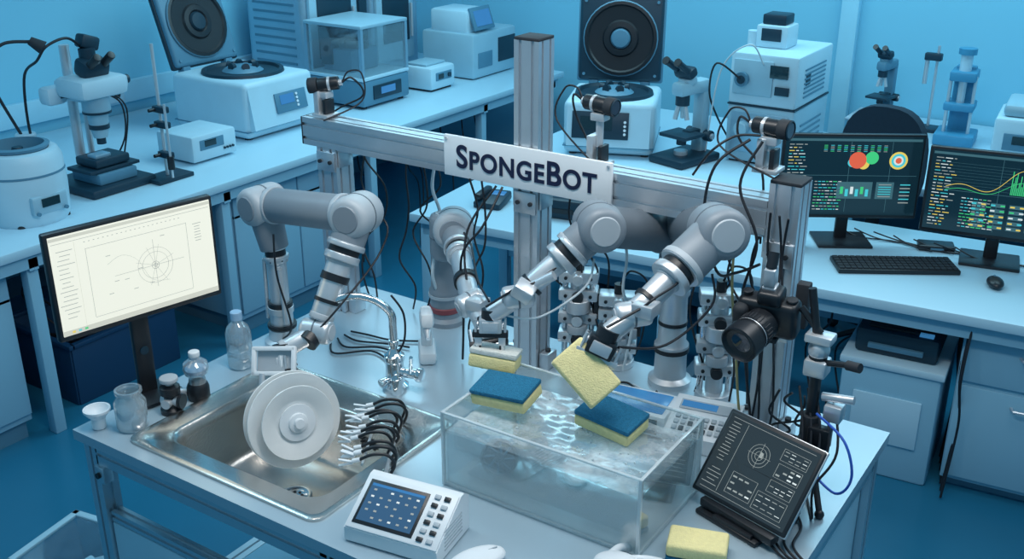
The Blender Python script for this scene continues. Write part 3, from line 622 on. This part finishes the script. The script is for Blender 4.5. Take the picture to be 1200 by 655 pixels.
def arm_B():
    b=B('robot_arm'); x,y=-1.85,2.42
    b.lathe([(0,.9),(.06,.9),(.06,.915),(.048,.925),(.046,.99),(.05,1.0),(.05,1.01),(.044,1.02),(.040,1.14),(0,1.14)],GREY,Matrix.Translation((x,y,0)))
    b.lathe([(.0475,.94),(.051,.943),(.051,.957),(.0475,.96)],RED,Matrix.Translation((x,y,0))); b.cyl((x,y,.99),(x,y,1.0),.052,GREYL)
    b.cyl((x,y,1.12),(x+.02,y-.02,1.2),.040,GREY,r2=.045)
    s=V((x+.06,y-.03,1.23)); joint(b,s,(.55,-.8,.1),.060,.12,GREYL,GREY)
    joint(b,s+V((-.03,.0,-.03)),(0,0,1),.048,.14,GREY)
    w=V((-1.52,2.10,1.16)); d=(w-s).normalized(); link(b,s+d*.02,s+d*.12,.042,GREY,.038,ring=GREYL); flange(b,s+d*.11,d,.034); link(b,s+d*.15,w,.030,SILVER,.026)
    b.cyl(w-d*.12,w-d*.1,.034,BLACK); joint(b,w,(.5,.8,.3),.032,.075,SILVER,GREYL)
    g=V((-1.42,2.02,1.15)); link(b,w,g,.024,SILVER); b.box((g+w)/2+V((0,0,.03)),(.05,.05,.03),SILVER,.004)
    gripper(b,g,(.45,-.4,-.45),(.8,.5,0),.9,.05,.022)
    b.tube([s+d*.12+V((0,.03,.04)),s+d*.2+V((.02,.02,.05)),w+V((0,.03,.06)),g+V((0,.02,.06))],.003,CABLE)
    b.fin()
def arm_C():
    b=B('robot_arm'); x,y=-1.09,2.44
    b.lathe([(0,.9),(.06,.9),(.06,.915),(.045,.925),(.043,1.0),(.047,1.005),(.047,1.02),(.039,1.03),(.036,1.16),(.042,1.17),(.042,1.19),(.036,1.2),(0,1.2)],SILVER,Matrix.Translation((x,y,0)),40)
    b.cyl((x,y,1.0),(x,y,1.012),.049,BLACK); b.cyl((x,y,1.08),(x,y,1.09),.040,BLACK); b.cyl((x,y,1.19),(x,y,1.34),.048,GREYD,bev=.004); b.cyl((x,y,1.2),(x,y,1.215),.050,GREYL)
    joint(b,(x,y,1.35),(0,0,1),.062,.10,GREYD,GREY)
    c=V((-1.165,2.14,1.435)); s=V((x-.02,y-.04,1.35)); d=(c-s).normalized()
    link(b,s,c,.052,GREYD,ring=GREY); joint(b,c,(.65,-.7,.1),.057,.13)
    w=V((-1.300,1.99,1.27)); d=(w-c).normalized(); link(b,c,c+d*.09,.046,GREY,ring=GREYL); flange(b,c+d*.08,d,.04); link(b,c+d*.12,w-d*.0,.029,SILVER,.025); b.cyl(w-d*.05,w-d*.04,.032,BLACK)
    joint(b,w,(.7,.6,.1),.03,.075,SILVER,GREYL); b.box(w+V((.03,-.02,.03)),(.05,.04,.04),SILVER,.005,(20,30,20)); b.cyl(w+V((.03,0,.03)),w+V((.09,.02,.07)),.012,SILVER)
    g=V((-1.35,1.945,1.225)); link(b,w,g,.024,SILVER,rings=False); gripper(b,g,(.05,-.1,-.7),(.83,.55,0),.8,.035,.03)
    b.tube([c+d*.12+V((.03,.03,.02)),c+d*.16+V((.04,.02,.03)),w+V((.05,0,.05)),w+V((0.02,-.02,.04)),g+V((0,-.02,.03))],.003,CABLE)
    b.tube([c+d*.08+V((.04,.03,-.03)),c+V((.0,-.06,-.14)),w+V((.06,0,-.04)),g+V((0.02,.02,.0))],.003,CABLEW)
    s2=V((x+.02,y-.03,1.375)); c2=V((-.868,2.16,1.475)); link(b,s2,c2,.052,GREYD,ring=GREY); joint(b,c2,(.65,-.7,.15),.060,.13)
    w2=V((-.960,1.935,1.33)); d=(w2-c2).normalized(); link(b,c2,c2+d*.13,.052,GREY,ring=GREYL); flange(b,c2+d*.12,d,.043); link(b,c2+d*.16,w2,.030,SILVER,.026); b.cyl(w2-d*.05,w2-d*.04,.033,BLACK)
    joint(b,w2,(.7,.6,.1),.03,.08,SILVER,GREYL); b.box(w2+V((.03,0,.02)),(.05,.05,.03),SILVER,.004)
    g2=V((-.99,1.87,1.295)); link(b,w2,g2,.024,SILVER,rings=False); gripper(b,g2,(-.22,-.25,-.7),(.8,.3,-.5),.9,.045,.026,True)
    b.tube([c2+d*.15+V((.04,.0,.02)),c2+d*.2+V((.04,0,.02)),w2+V((.05,0,.05)),w2+V((0.03,-.02,.03)),g2+V((0.01,-.02,.03))],.003,CABLE)
    b.tube([c2+d*.1+V((.05,.02,-.03)),c2+V((.03,-.08,-.15)),w2+V((.06,.05,-.08)),g2+V((.03,0,-.02))],.003,CABLE)
    b.fin()
arm_A(); arm_B(); arm_C()
def actuator(name,loc,rz,h):
    b=B(name,loc,rz)
    b.cyl((0,0,0),(0,0,.02),.05,SILVER,bev=.003); b.cyl((0,0,.02),(0,0,h),.024,SILVER)
    for sx in(-1,1): b.cyl((sx*.038,0,.02),(sx*.038,0,h*.9),.009,CHROME)
    for k,z in enumerate((.30,.52,.78,.98)):
        b.box((0,0,h*z),(.11,.06,.032),(SILVER,GREYL,SILVER,SILVER)[k],.004); b.cyl((0,-.03,h*z),(0,-.05,h*z),.016,(BLACK,SILVER)[k%2],bev=.002)
        for sx in (-1,1): b.cyl((sx*.035,-.03,h*z),(sx*.035,-.034,h*z),.005,BLACK,seg=8)
    b.cyl((0,-.02,h*.6),(0,-.02,h*.74),.034,SILVER,bev=.003); b.cyl((0,-.02,h*.36),(0,-.02,h*.46),.030,GREYL,bev=.003); b.box((.055,0,h*.66),(.02,.04,.08),BLACK,.003)
    b.cyl((0,0,h),(0,0,h+.04),.014,BLACK); b.tube([(0,0,h+.03),(.03,0,h+.08),(.08,.02,h+.03),(.07,.03,h*.4),(.05,.04,.01)],.003,CABLE)
    b.fin()
actuator('linear_actuator',(-1.375,2.42,.9),25,.27); actuator('linear_actuator',(-1.265,2.455,.9),25,.21); actuator('linear_actuator',(-.955,2.43,.9),28,.30)
# ---------------------------------------------------------------- sponges + tank
def sponge(loc,R,sz=(.145,.095,.042),Y=YEL,S=SCOUR,name='sponge'):
    b=B(name,loc)
    b.T=eul(*R) if isinstance(R,tuple) else R; b.box((0,0,-sz[2]*.14),(sz[0],sz[1],sz[2]*.72),Y,.007,seg=3); b.box((0,0,sz[2]*.36),(sz[0],sz[1],sz[2]*.28),S,.003)
    b.fin()
def tank():
    b=B('water_tank'); x0,x1,y0,y1,z0,z1=-1.305,-.80,1.685,1.985,.902,1.092; t=.006
    b.box(((x0+x1)/2,y0,(z0+z1)/2),(x1-x0,t,z1-z0),GLASS); b.box(((x0+x1)/2,y1,(z0+z1)/2),(x1-x0,t,z1-z0),GLASS)
    b.box((x0,(y0+y1)/2,(z0+z1)/2),(t,y1-y0,z1-z0),GLASS); b.box((x1,(y0+y1)/2,(z0+z1)/2),(t,y1-y0,z1-z0),GLASS)
    b.box(((x0+x1)/2,(y0+y1)/2,z0+.003),(x1-x0,y1-y0,t),GLASSE)
    for y in(y0,y1): b.box(((x0+x1)/2,y,z1+.001),(x1-x0+.010,.008,.005),GLASSE,.002)
    for x in(x0,x1): b.box((x,(y0+y1)/2,z1+.001),(.008,y1-y0+.0,.005),GLASSE,.002)
    for x in(x0,x1):
        for y in (y0,y1): b.box((x,y,(z0+z1)/2),(.007,.007,z1-z0),GLASSE)
    zw=1.045; xm,ym=(x0+x1)/2,(y0+y1)/2; e=.006
    b.box((xm,y0+e,(z0+zw)/2),(x1-x0-2*e,.001,zw-z0-.01),WATER); b.box((x1-e,ym,(z0+zw)/2),(.001,y1-y0-2*e,zw-z0-.01),WATER)
    b.box((xm,ym,.925),(x1-x0-.08,y1-y0-.07,.006),WATER,.002)
    n=48; g=bmesh.new(); vs=[[g.verts.new((x0+e+(x1-x0-2*e)*i/n,y0+e+(y1-y0-2*e)*j/n,zw+.0011*math.sin(i*.42+j*.30)+.0008*math.sin(i*.55-j*.62)+.0006*math.sin(i*.95+j*.9))) for j in range(n+1)] for i in range(n+1)]
    for i in range(n):
        for j in range(n): g.faces.new((vs[i][j],vs[i+1][j],vs[i+1][j+1],vs[i][j+1]))
    b.push(g,FOAM)
    R=random.Random(3)
    for k in range(45):
        xx=x0+.03+(x1-x0-.06)*R.random(); yy=y0+.03+(y1-y0-.06)*R.random()
        b.sph((xx,yy,zw+.001),R.uniform(.0015,.0035),GLASSE,seg=8)
    M=frame((-1.20,1.76,.97),(.45,-.7,.55)); IM=mat('impeller_dark',(.05,.08,.10),.4)
    b.lathe([(.042,0),(.044,.006),(.038,.008),(.034,.004),(.012,.004),(.010,.012),(0,.012)],IM,M)
    for k in range(8): a=k*math.pi/4; b.cyl(M@V((.012*math.cos(a),.012*math.sin(a),.008)),M@V((.036*math.cos(a+.3),.036*math.sin(a+.3),.008)),.003,GREYE,seg=6)
    b.cyl((-1.20,1.77,.906),(-1.20,1.77,.955),.02,IM)
    b.fin()
tank()
sponge((-1.238,1.845,1.094),(8,-4,4))
sponge((-.985,1.900,1.074),(5,4,-4))
sponge((-1.333,1.940,1.118),(-12,5,20),(.118,.08,.048),YEL,SCOURW)
Ms=frame((0,0,0),(-.45,.72,-.52),(.62,.10,-.62))
sponge((-1.015,1.828,1.215),Ms,(.135,.088,.042),YEL,YELP)
sponge((-.70,1.765,.922),(180,0,18),(.125,.08,.042))
# ---------------------------------------------------------------- table items
def items():
    b=B('touch_panel_controller',(-1.255,1.485,.9),9)
    w=.225; prof=[(-.075,0),(.075,0),(.075,.085),(.055,.10),(.04,.10),(-.075,.032)]
    b.prism(prof,(-w/2,0,.004),(w/2,0,.004),WHITE,x=(0,1,0))
    ang=math.degrees(math.atan2(.068,.115)); b.T=Matrix.Translation((0,-.0175,.004+.066))@eul(ang,0,0)
    b.box((0,0,.001),(w-.004,.130,.006),WHITE,.003); b.box((-.026,0,.0045),(.146,.106,.002),BLACK,.001); b.box((-.026,0,.0058),(.132,.090,.001),SCR_M)
    b.box((-.026,.041,.0068),(.128,.006,.0006),SCR_B)
    for i in range(6):
        for j in range(5): 
            if (i*3+j)%7: b.box((-.078+i*.021,-.034+j*.016,.0070),(.007,.004,.0006),E_K if (i+j)%3 else E_W)
    for j in range(6):
        for i in range(2): b.box((.066+i*.023,-.050+j*.020,.006),(.014,.010,.005),GREYL if (i+j)%2 else BLACK,.001)
    b.T=Matrix()
    for k in range(6): b.box((w/2+.0005,.0+.0,.02+k*.009),(.001,.08,.003),GREYL)
    b.fin()
    b=B('computer_mouse',(-1.065,1.475,.9),-25); b.sph((0,0,.018),.038,WHITE,(.95,1.8,.47)); b.box((0,.03,.033),(.002,.04,.002),GREYL); b.fin()
    b=B('rubber_glove',(-.82,1.63,.9),20); b.sph((0,0,.017),.03,WHITE,(1.6,1.1,.55))
    for k in range(4): b.tube([(.02,-.02+k*.014,.014),(.06,-.03+k*.018,.018),(.09,-.03+k*.02,.012)],.008,WHITE,seg=10)
    b.tube([(-.02,.02,.014),(.0,.05,.018),(.02,.065,.012)],.009,WHITE,seg=10); b.fin()
    b=B('tablet_computer'); BL=V((-.785,1.935,.94)); BR=V((-.545,1.865,.94)); up=V((.02,.13,.165)).normalized()
    r=(BR-BL).normalized(); w=(BR-BL).length+.005; h=.203; c=(BL+BR)/2+up*h/2; z=r.cross(up).normalized()
    b.T=frame(c,z,r)
    b.box((0,0,-.005),(w,h,.012),BLACK,.005,seg=3); b.box((0,0,-.006),(w+.003,h+.003,.008),SILVER,.003); b.box((0,0,.0015),(w-.018,h-.018,.001),SCR_T)
    R=random.Random(11)
    def q(x,y,sx,sy,m=E_K): b.box((x,y,.0024),(sx,sy,.0006),m)
    q(0,h*.42,w*.86,.0008); q(0,-h*.42,w*.86,.0008); q(-w*.26,0,.0006,h*.8)
    for k in range(12): q(-w*.37,h*(.37-.04*k),.012+R.random()*.02,.0012,E_K)
    for k in range(5): q(-w*.36,h*(-.18-.045*k),.02+R.random()*.02,.0012,E_K)
    for (x,y,a,d,f) in ((.28,.28,.26,.12,1),(.28,.10,.24,.14,0),(.28,-.08,.24,.12,1),(-.06,-.24,.26,.22,0),(.25,-.28,.3,.18,1)):
        X,Y,A,D=x*w,y*h,a*w,d*h*1.1; q(X,Y+D/2,A,.0006);q(X,Y-D/2,A,.0006);q(X-A/2,Y,.0006,D);q(X+A/2,Y,.0006,D)
        for i in range(4):
            for j in range(3):
                if R.random()<.75: q(X-A*.36+A*.24*i,Y-D*.3+D*.3*j,A*.16,.0014 if f else .0035,R.choice((E_W,E_K,E_K)))
    cx,cy=-.04*w,.15*h
    for rr in (.010,.018,.026): b.tube([(cx+rr*math.cos(a*.5236),cy+rr*math.sin(a*.5236),.0026) for a in range(13)],.0005,E_K,seg=4,n=2)
    q(cx,cy,.06,.0006); q(cx,cy,.0006,.06); q(cx+.004,cy+.003,.008,.012,E_K)
    b.T=Matrix(); cc=(BL+BR)/2
    b.prism([(-.02,0),(.13,0),(.13,.012),(.08,.12),(.065,.12),(.06,.02),(-.02,.02)],(cc.x-.05,cc.y+.01,.9),(cc.x+.05,cc.y-.02,.9),BLACK,x=(.3,.95,0))
    b.box((cc.x,cc.y+.05,.906),(.17,.15,.012),BLACK,.004,(0,0,-18)); b.box((cc.x,cc.y-.0,.925),(.2,.03,.02),BLACK,.004,(0,0,-18)); b.fin()
    b=B('keypad_controller',(-.885,2.205,.9),10); b.prism([(-.075,0),(.075,0),(.075,.075),(-.075,.04)],(-.085,0,.002),(.085,0,.002),WHITE,x=(0,1,0))
    b.T=Matrix.Translation((0,0,.0605))@eul(13.1,0,0); b.box((0,.04,.001),(.14,.035,.003),GREYL,.001); b.box((-.02,.04,.003),(.09,.022,.002),SCR_B)
    for i in range(8):
        for j in range(3): b.box((-.063+i*.018,-.052+j*.022,.002),(.012,.013,.006),(GREYL,BLACK,GREYL)[(i*j+i)%3],.001)
    b.T=Matrix(); b.fin()
    b=B('signal_generator',(-1.09,2.19,.9),8); b.box((0,0,.035),(.24,.13,.06),WHITE,.006); b.box((0,-.0,.0665),(.215,.10,.003),SCR_B,.001); b.box((0,-.066,.035),(.2,.003,.04),SCR_D)
    for k in range(5): b.cyl((-.08+.035*k,-.066,.03),(-.08+.035*k,-.074,.03),.007,GREYL,seg=12)
    for x in(-.1,.1): b.box((x,0,.003),(.02,.1,.006),BLACKM)
    b.fin()
    b=B('water_bottle',(-2.155,1.85,.9))
    b.lathe([(0,.002),(.032,.002),(.036,.008),(.036,.05),(.034,.055),(.036,.06),(.036,.105),(.03,.125),(.015,.14),(.014,.155)],BOT); b.lathe([(0,.003),(.031,.003),(.033,.01),(.033,.085),(0,.085)],WATER)
    b.lathe([(.0165,.148),(.0165,.17),(.014,.172),(0,.172)],CAPB); b.fin()
    b=B('glass_jar',(-2.13,1.455,.9)); b.lathe([(0,.002),(.036,.002),(.04,.008),(.04,.075),(.03,.09),(.03,.1),(.034,.102),(.034,.11),(.028,.11),(.027,.092),(.036,.075),(.036,.012),(0,.008)],BOT); b.lathe([(0,.05),(.035,.05)],WATER); b.fin()
    b=B('plastic_cup',(-2.2,1.405,.9)); b.lathe([(0,.001),(.016,.001),(.018,.004),(.018,.03),(.03,.045),(.034,.05),(.034,.056),(.03,.056),(.026,.046),(.012,.034),(.0,.03)],WHITE); b.fin()
    b=B('lever_valve',(-2.11,1.565,.9),20); b.lathe([(0,0),(.030,0),(.030,.012),(.020,.018),(.018,.05),(.026,.055),(.026,.075),(.014,.08),(0,.08)],BLACK); b.cyl((-.025,0,.035),(.025,0,.035),.016,SILVER,bev=.003); b.cyl((.025,0,.035),(.035,0,.035),.02,BLACK); b.cyl((0,0,.08),(0,0,.1),.01,SILVER); b.cyl((0,0,.09),(0,0,.102),.024,GREYL,bev=.003); b.cyl((0,-.03,.035),(0,0,.035),.013,SILVER); b.fin()
    b=B('dropper_bottle',(-2.11,1.655,.9)); b.lathe([(0,0),(.028,0),(.03,.006),(.03,.035),(.026,.045),(.022,.05)],BLACK); b.lathe([(.024,.045),(.022,.06),(.018,.066),(.03,.075),(.034,.09),(.032,.105),(.02,.115),(.014,.118),(.014,.13),(0,.132)],BOT); b.lathe([(0,.075),(.027,.078),(.029,.09),(0,.09)],CAPB); b.cyl((0,0,.125),(0,0,.14),.015,WHITE,bev=.003); b.cyl((-.02,-.02,.02),(-.04,-.035,.02),.012,SILVER); b.fin()
    b=B('glue_gun',(-1.745,2.19,.9),40); b.box((0,0,.02),(.05,.12,.04),WHITE,.012); b.box((0,.03,.085),(.035,.04,.12),WHITE,.012,(-25,0,0)); b.box((0,-.02,.135),(.04,.14,.045),WHITE,.015,(-15,0,0)); b.cyl((0,-.08,.12),(0,-.11,.11),.012,SILVER,r2=.006); b.fin()
    b=B('wired_clips_bundle'); a0=V((-1.60,1.83,.925)); a1=V((-1.465,1.61,.925)); R=random.Random(5); rt=V((.834,.552,0))
    for k in range(12):
        p=a0.lerp(a1,k/11)+rt*R.uniform(-.012,.012); zz=R.uniform(-.008,.010)
        b.tube([p+rt*.035+V((0,0,-.014)),p+rt*.046+V((0,0,.012+zz)),p+rt*.03+V((0,0,.036+zz)),p-rt*.005+V((0,0,.038+zz)),p-rt*.035+V((0,0,.025+zz))],.0040,BLACK,seg=10)
        e=p-rt*.035+V((0,0,.025+zz)); an=R.uniform(-20,20)
        b.cyl(e,e-rt*.018+V((0,.0,-.004)),.0055,WHITE,seg=12); b.box(e-rt*.034+V((0,0,-.003)),(.034,.007,.0035),WHITE,.001,(0,15,33+an)); b.box(e-rt*.034+V((0,0,-.013)),(.034,.007,.0035),WHITE,.001,(0,-8,33+an))
    b.tube([a0+rt*.035+V((0,0,-.012)),a1+rt*.035+V((0,0,-.012))],.005,SILVER,n=1); b.tube([a0-rt*.02+V((0,0,.012)),a1-rt*.02+V((0,0,.012))],.0035,SILVER,n=1)
    b.fin()
    b=B('storage_bin',(-2.66,1.56,0),10); W,D,H=.28,.26,.24; b.box((0,0,.01),(W,D,.006),BOT)
    for s_ in(-1,1): b.box((s_*W/2,0,H/2),(.005,D,H),BOT,r=(0,s_*4,0)); b.box((0,s_*D/2,H/2),(W,.005,H),BOT); b.box((s_*(W/2+.01),0,H),(.025,D+.045,.012),WHITEB,.004); b.box((0,s_*(D/2+.01),H),(W+.045,.025,.012),WHITEB,.004)
    for k in range(5): b.box((R.uniform(-.04,.04),R.uniform(-.04,.04),.04+.03*k),(.14,.09,.035),WHITEB,.01,(R.uniform(-10,10),R.uniform(-10,10),R.uniform(0,90)))
    b.fin()
items()
# ---------------------------------------------------------------- cameras on gantry, DSLR, cables
def mini_cam(name,loc,d,zt=1.522):
    b=B(name); p=V(loc); d=V(d).normalized(); bs=V((p.x,p.y+.0,zt))
    b.box(bs+V((0,0,.006)),(.06,.06,.010),SILVER,.002); b.box(bs+V((-.015,0,.045)),(.02,.05,.07),SILVER,.003); b.box(bs+V((.012,0,.03)),(.012,.04,.05),BLACK,.002)
    b.cyl(bs+V((0,0,.05)),p+V((0,0,-.02)),.010,SILVER); b.box(p+V((0,0,-.03)),(.04,.035,.02),SILVER,.003); b.sph(p+V((0,0,-.03)),.014,SILVER)
    b.cyl(p-d*.045,p+d*.02,.020,BLACK,bev=.003); b.cyl(p+d*.02,p+d*.045,.0235,BLACKM,bev=.002); b.cyl(p+d*.045,p+d*.047,.018,LENS); b.cyl(p-d*.02,p-d*.012,.0215,SILVER)
    b.lathe([(.0235,0),(.020,.002),(.019,-.006)],DARKE,frame(p+d*.047,d)); b.cyl(p-d*.045,p-d*.055,.010,SILVER)
    q=p-d*.055; b.tube([q,q-d*.03+V((0,0,.01)),q-d*.04+V((0,.03,-.05)),bs+V((-.03,.045,-.02)),bs+V((-.02,.05,-.2))],.003,CABLE)
    b.tube([q,q-d*.02+V((0,0,.03)),q-d*.06+V((0,0,.02)),q-d*.07+V((0,-.02,-.06)),bs+V((.03,-.045,.0))],.0025,CABLE)
    b.fin()
mini_cam('inspection_camera',(-2.215,2.33,1.62),(-.75,-.45,-.1)); mini_cam('inspection_camera',(-1.275,2.33,1.68),(.85,-.1,-.03)); mini_cam('inspection_camera',(-.825,2.33,1.685),(.85,-.12,.0),1.58)
def dslr():
    b=B('dslr_camera',(-.72,2.13,1.315),4); b.T=eul(10,0,0)
    b.box((0,0,0),(.135,.055,.09),BLACK,.014,seg=3); b.box((-.055,-.03,-.005),(.035,.04,.08),BLACKM,.014,seg=3); b.box((.005,-.005,.055),(.055,.055,.035),BLACK,.01,seg=3)
    M=frame((-.005,-.028,-.006),(-.25,-1,-.05))
    b.lathe([(0,0),(.038,0),(.038,.02),(.040,.022),(.040,.045),(.037,.047),(.037,.06),(.044,.064),(.044,.098),(.041,.1),(.036,.092),(.033,.09),(0,.086)],BLACK,M,40)
    b.lathe([(0,.091),(.022,.089),(.034,.0875)],LENS,M)
    for k in range(28): a=k*2*math.pi/28; b.cyl(M@V((.0405*math.cos(a),.0405*math.sin(a),.024)),M@V((.0405*math.cos(a),.0405*math.sin(a),.043)),.0015,BLACKM,seg=6)
    b.lathe([(.0405,.048),(.0405,.05)],SILVER,M)
    b.cyl((-.05,0,.045),(-.05,0,.055),.012,BLACK,bev=.002); b.cyl((.05,0,.045),(.05,0,.052),.013,BLACKM,bev=.002); b.box((0,.0,.074),(.03,.03,.008),SILVER,.001); b.box((0,0,.10),(.025,.03,.045),SILVER,.003); b.cyl((0,0,.12),(.0,.02,.15),.012,BLACK)
    b.box((0,.0,-.053),(.05,.05,.014),BLACKM,.003); b.T=Matrix()
    b.box((.03,.10,-.055),(.03,.19,.02),SILVER,.003); b.box((.05,0.09,.0),(.03,.03,.11),BLACKM,.004)
    b.fin()
    b=B('camera_tripod'); t=V((-.60,2.13,1.20)); base=.9
    b.cyl((t.x,t.y,.98),t,.013,BLACK); b.cyl((t.x,t.y,1.02),(t.x,t.y,1.10),.022,BLACKM,bev=.003); b.cyl(t,t+V((0,0,.05)),.02,BLACK,bev=.003); b.sph(t+V((0,0,.06)),.024,SILVER)
    b.box(t+V((0,0,.09)),(.06,.045,.02),SILVER,.004); b.cyl(t+V((0,0,.03)),t+V((.07,-.02,.05)),.007,BLACK); b.cyl(t+V((.07,-.02,.05)),t+V((.10,-.03,.055)),.011,BLACKM)
    b.cyl(t+V((0,0,.1)),t+V((-.05,.0,.15)),.008,BLACK); b.cyl(t+V((-.01,0,.1)),t+V((-.03,0,.20)),.009,BLACK); b.box(t+V((-.0,0,.02)),(.05,.05,.04),SILVER,.006)
    for k,(dx,dy) in enumerate(((-.09,-.10),(.07,-.09),(-.01,.10))):
        f=V((t.x+dx,t.y+dy,base)); a=V((t.x,t.y,1.06)); b.cyl(a,a.lerp(f,.6),.010,BLACK); b.cyl(a.lerp(f,.55),f+V((0,0,.01)),.007,BLACKM); b.sph(f+V((0,0,.008)),.011,BLACK); b.cyl(V((t.x,t.y,.99)),a.lerp(f,.5),.004,SILVER)
    b.cyl(t+V((.02,0,-.05)),t+V((.09,0,-.04)),.01,SILVER); b.box(t+V((.05,0,-.08)),(.04,.04,.04),SILVER,.005); b.box(t+V((.03,-.02,-.14)),(.05,.03,.05),BLACK,.005)
    b.fin()
dslr()
def harness():
    b=B('cable_harness'); R=random.Random(21)
    def hang(x,z0,z1,y=2.33,amp=.05,m=CABLE,r=.003,n=6):
        P=[]
        for k in range(n+1):
            u=k/n; P.append((x+R.uniform(-amp,amp)*math.sin(math.pi*u),y+R.uniform(-.03,.03)*math.sin(math.pi*u),z0+(z1-z0)*u))
        b.tube(P,r,m)
    for k in range(2): hang(-2.14+.03*k,1.50,.91,2.40,.05)
    for k in range(3): hang(-1.98+.05*k,1.43,.91,2.42,.05)
    hang(-1.84,1.44,.905,2.38,.03,CABLEW,.005)
    for k in range(2): hang(-1.62+.04*k,1.45,.93,2.24,.04)
    for k in range(3): hang(-1.40+.05*k,1.42,.91,2.41,.06)
    hang(-1.22,1.42,.91,2.41,.04,CABLEW,.004)
    for k in range(4): hang(-1.0+.05*k,1.42,.91,2.41,.05)
    for k in range(3): hang(-.79+.025*k,1.5,.91,2.275-.01*k,.025)
    for k in range(3): hang(-.70+.03*k,1.1,.905,2.2,.04)
    b.tube([(-1.56,2.28,1.43),(-1.60,2.2,1.32),(-1.57,2.15,1.2),(-1.50,2.12,1.12),(-1.46,2.08,1.17)],.0035,CABLE)
    b.tube([(-1.54,2.28,1.43),(-1.55,2.2,1.34),(-1.60,2.17,1.25),(-1.62,2.2,1.05),(-1.64,2.22,.91)],.0035,CABLE)
    b.tube([(-.86,2.29,1.66),(-.92,2.24,1.6),(-.93,2.22,1.48),(-.88,2.2,1.36),(-.82,2.17,1.38),(-.76,2.15,1.42)],.0035,CABLE)
    b.tube([(-.83,2.29,1.66),(-.86,2.25,1.56),(-.80,2.23,1.44),(-.82,2.22,1.30),(-.80,2.24,1.1),(-.77,2.25,.91)],.0035,CABLE)
    b.tube([(-.88,2.3,1.44),(-.87,2.28,1.3),(-.84,2.26,1.15),(-.82,2.26,1.0),(-.80,2.26,.91)],.0035,CABLEY)
    b.tube([(-1.0,2.3,1.55),(-.95,2.28,1.62),(-.9,2.3,1.66),(-.84,2.3,1.67)],.003,CABLE)
    b.tube([(-.58,2.1,1.12),(-.50,2.05,1.10),(-.47,2.03,1.03),(-.50,2.03,.98),(-.58,2.07,1.0)],.003,CABLEB)
    for k in range(5):
        b.tube([(-.64+.02*k,2.15,1.15),(-.60+.02*k,2.08,1.05),(-.63+.02*k,2.04,.97),(-.66+.03*k,2.02,.906),(-.70+.03*k,2.1,.906)],.003,CABLE)
    for k in range(8):
        x=-1.3+k*.07; b.tube([(x,2.36,.906),(x+.06,2.30+.02*(k%3),.908),(x+.12,2.36-.02*(k%2),.906),(x+.2,2.3,.906)],.003,(CABLE,CABLE,CABLEW)[k%3])
    for k in range(4):
        x=-.66+k*.02; b.tube([(x,2.05,.908),(x+.05,1.98,.906),(x+.06,1.90,.908),(x+.1,1.86,.906),(-.485,1.8+.02*k,.90),(-.48,1.8+.02*k,.7)],.003,CABLE)
    for k in range(4): b.tube([(-2.04,2.1+.03*k,.906),(-1.98,2.05+.05*k,.906),(-1.9,2.12+.03*k,.906),(-1.82,2.1+.05*k,.907)],.003,CABLE)
    b.fin(parent=GANTRY)
harness()
# ---------------------------------------------------------------- light
def area(name,loc,rot,size,e,col,sy=None):
    l=bpy.data.lights.new(name,'AREA'); l.energy=e; l.color=col; l.size=size
    if sy: l.shape='RECTANGLE'; l.size_y=sy
    o=bpy.data.objects.new(name,l); SC.collection.objects.link(o); o.location=loc; o.rotation_euler=[math.radians(a) for a in rot]; return o
area('ceiling_light_bench',(-1.1,1.6,2.95),(0,0,0),1.6,28,(1,.97,.93),.4)
area('highlight_key',(-.2,2.8,2.8),(-20,35,0),.9,13,(.95,.98,1))  # added unseen lamp, tilted to put highlights on table and metal
area('ceiling_light_rear',(-3.2,4.6,2.95),(0,0,0),2.6,50,(.50,.86,1),1.2)
area('ceiling_light_aisle',(-.8,5.4,2.95),(0,0,0),2.2,35,(.50,.86,1),.9)
area('ceiling_light_front',(-3.3,1.6,2.9),(0,0,0),1.2,13,(.44,.8,1),.6)
w=bpy.data.worlds.new('world'); SC.world=w; w.use_nodes=True; bg=w.node_tree.nodes['Background']; bg.inputs[0].default_value=(.21,.53,.77,1); bg.inputs[1].default_value=.48
# ---------------------------------------------------------------- camera
c=bpy.data.cameras.new('camera'); c.lens=37.5; c.sensor_width=36; co=bpy.data.objects.new('camera',c); SC.collection.objects.link(co)
co.location=(0,0,2.3); co.rotation_euler=(math.radians(67.5),0,math.radians(33.5)); c.clip_start=.05; SC.camera=co
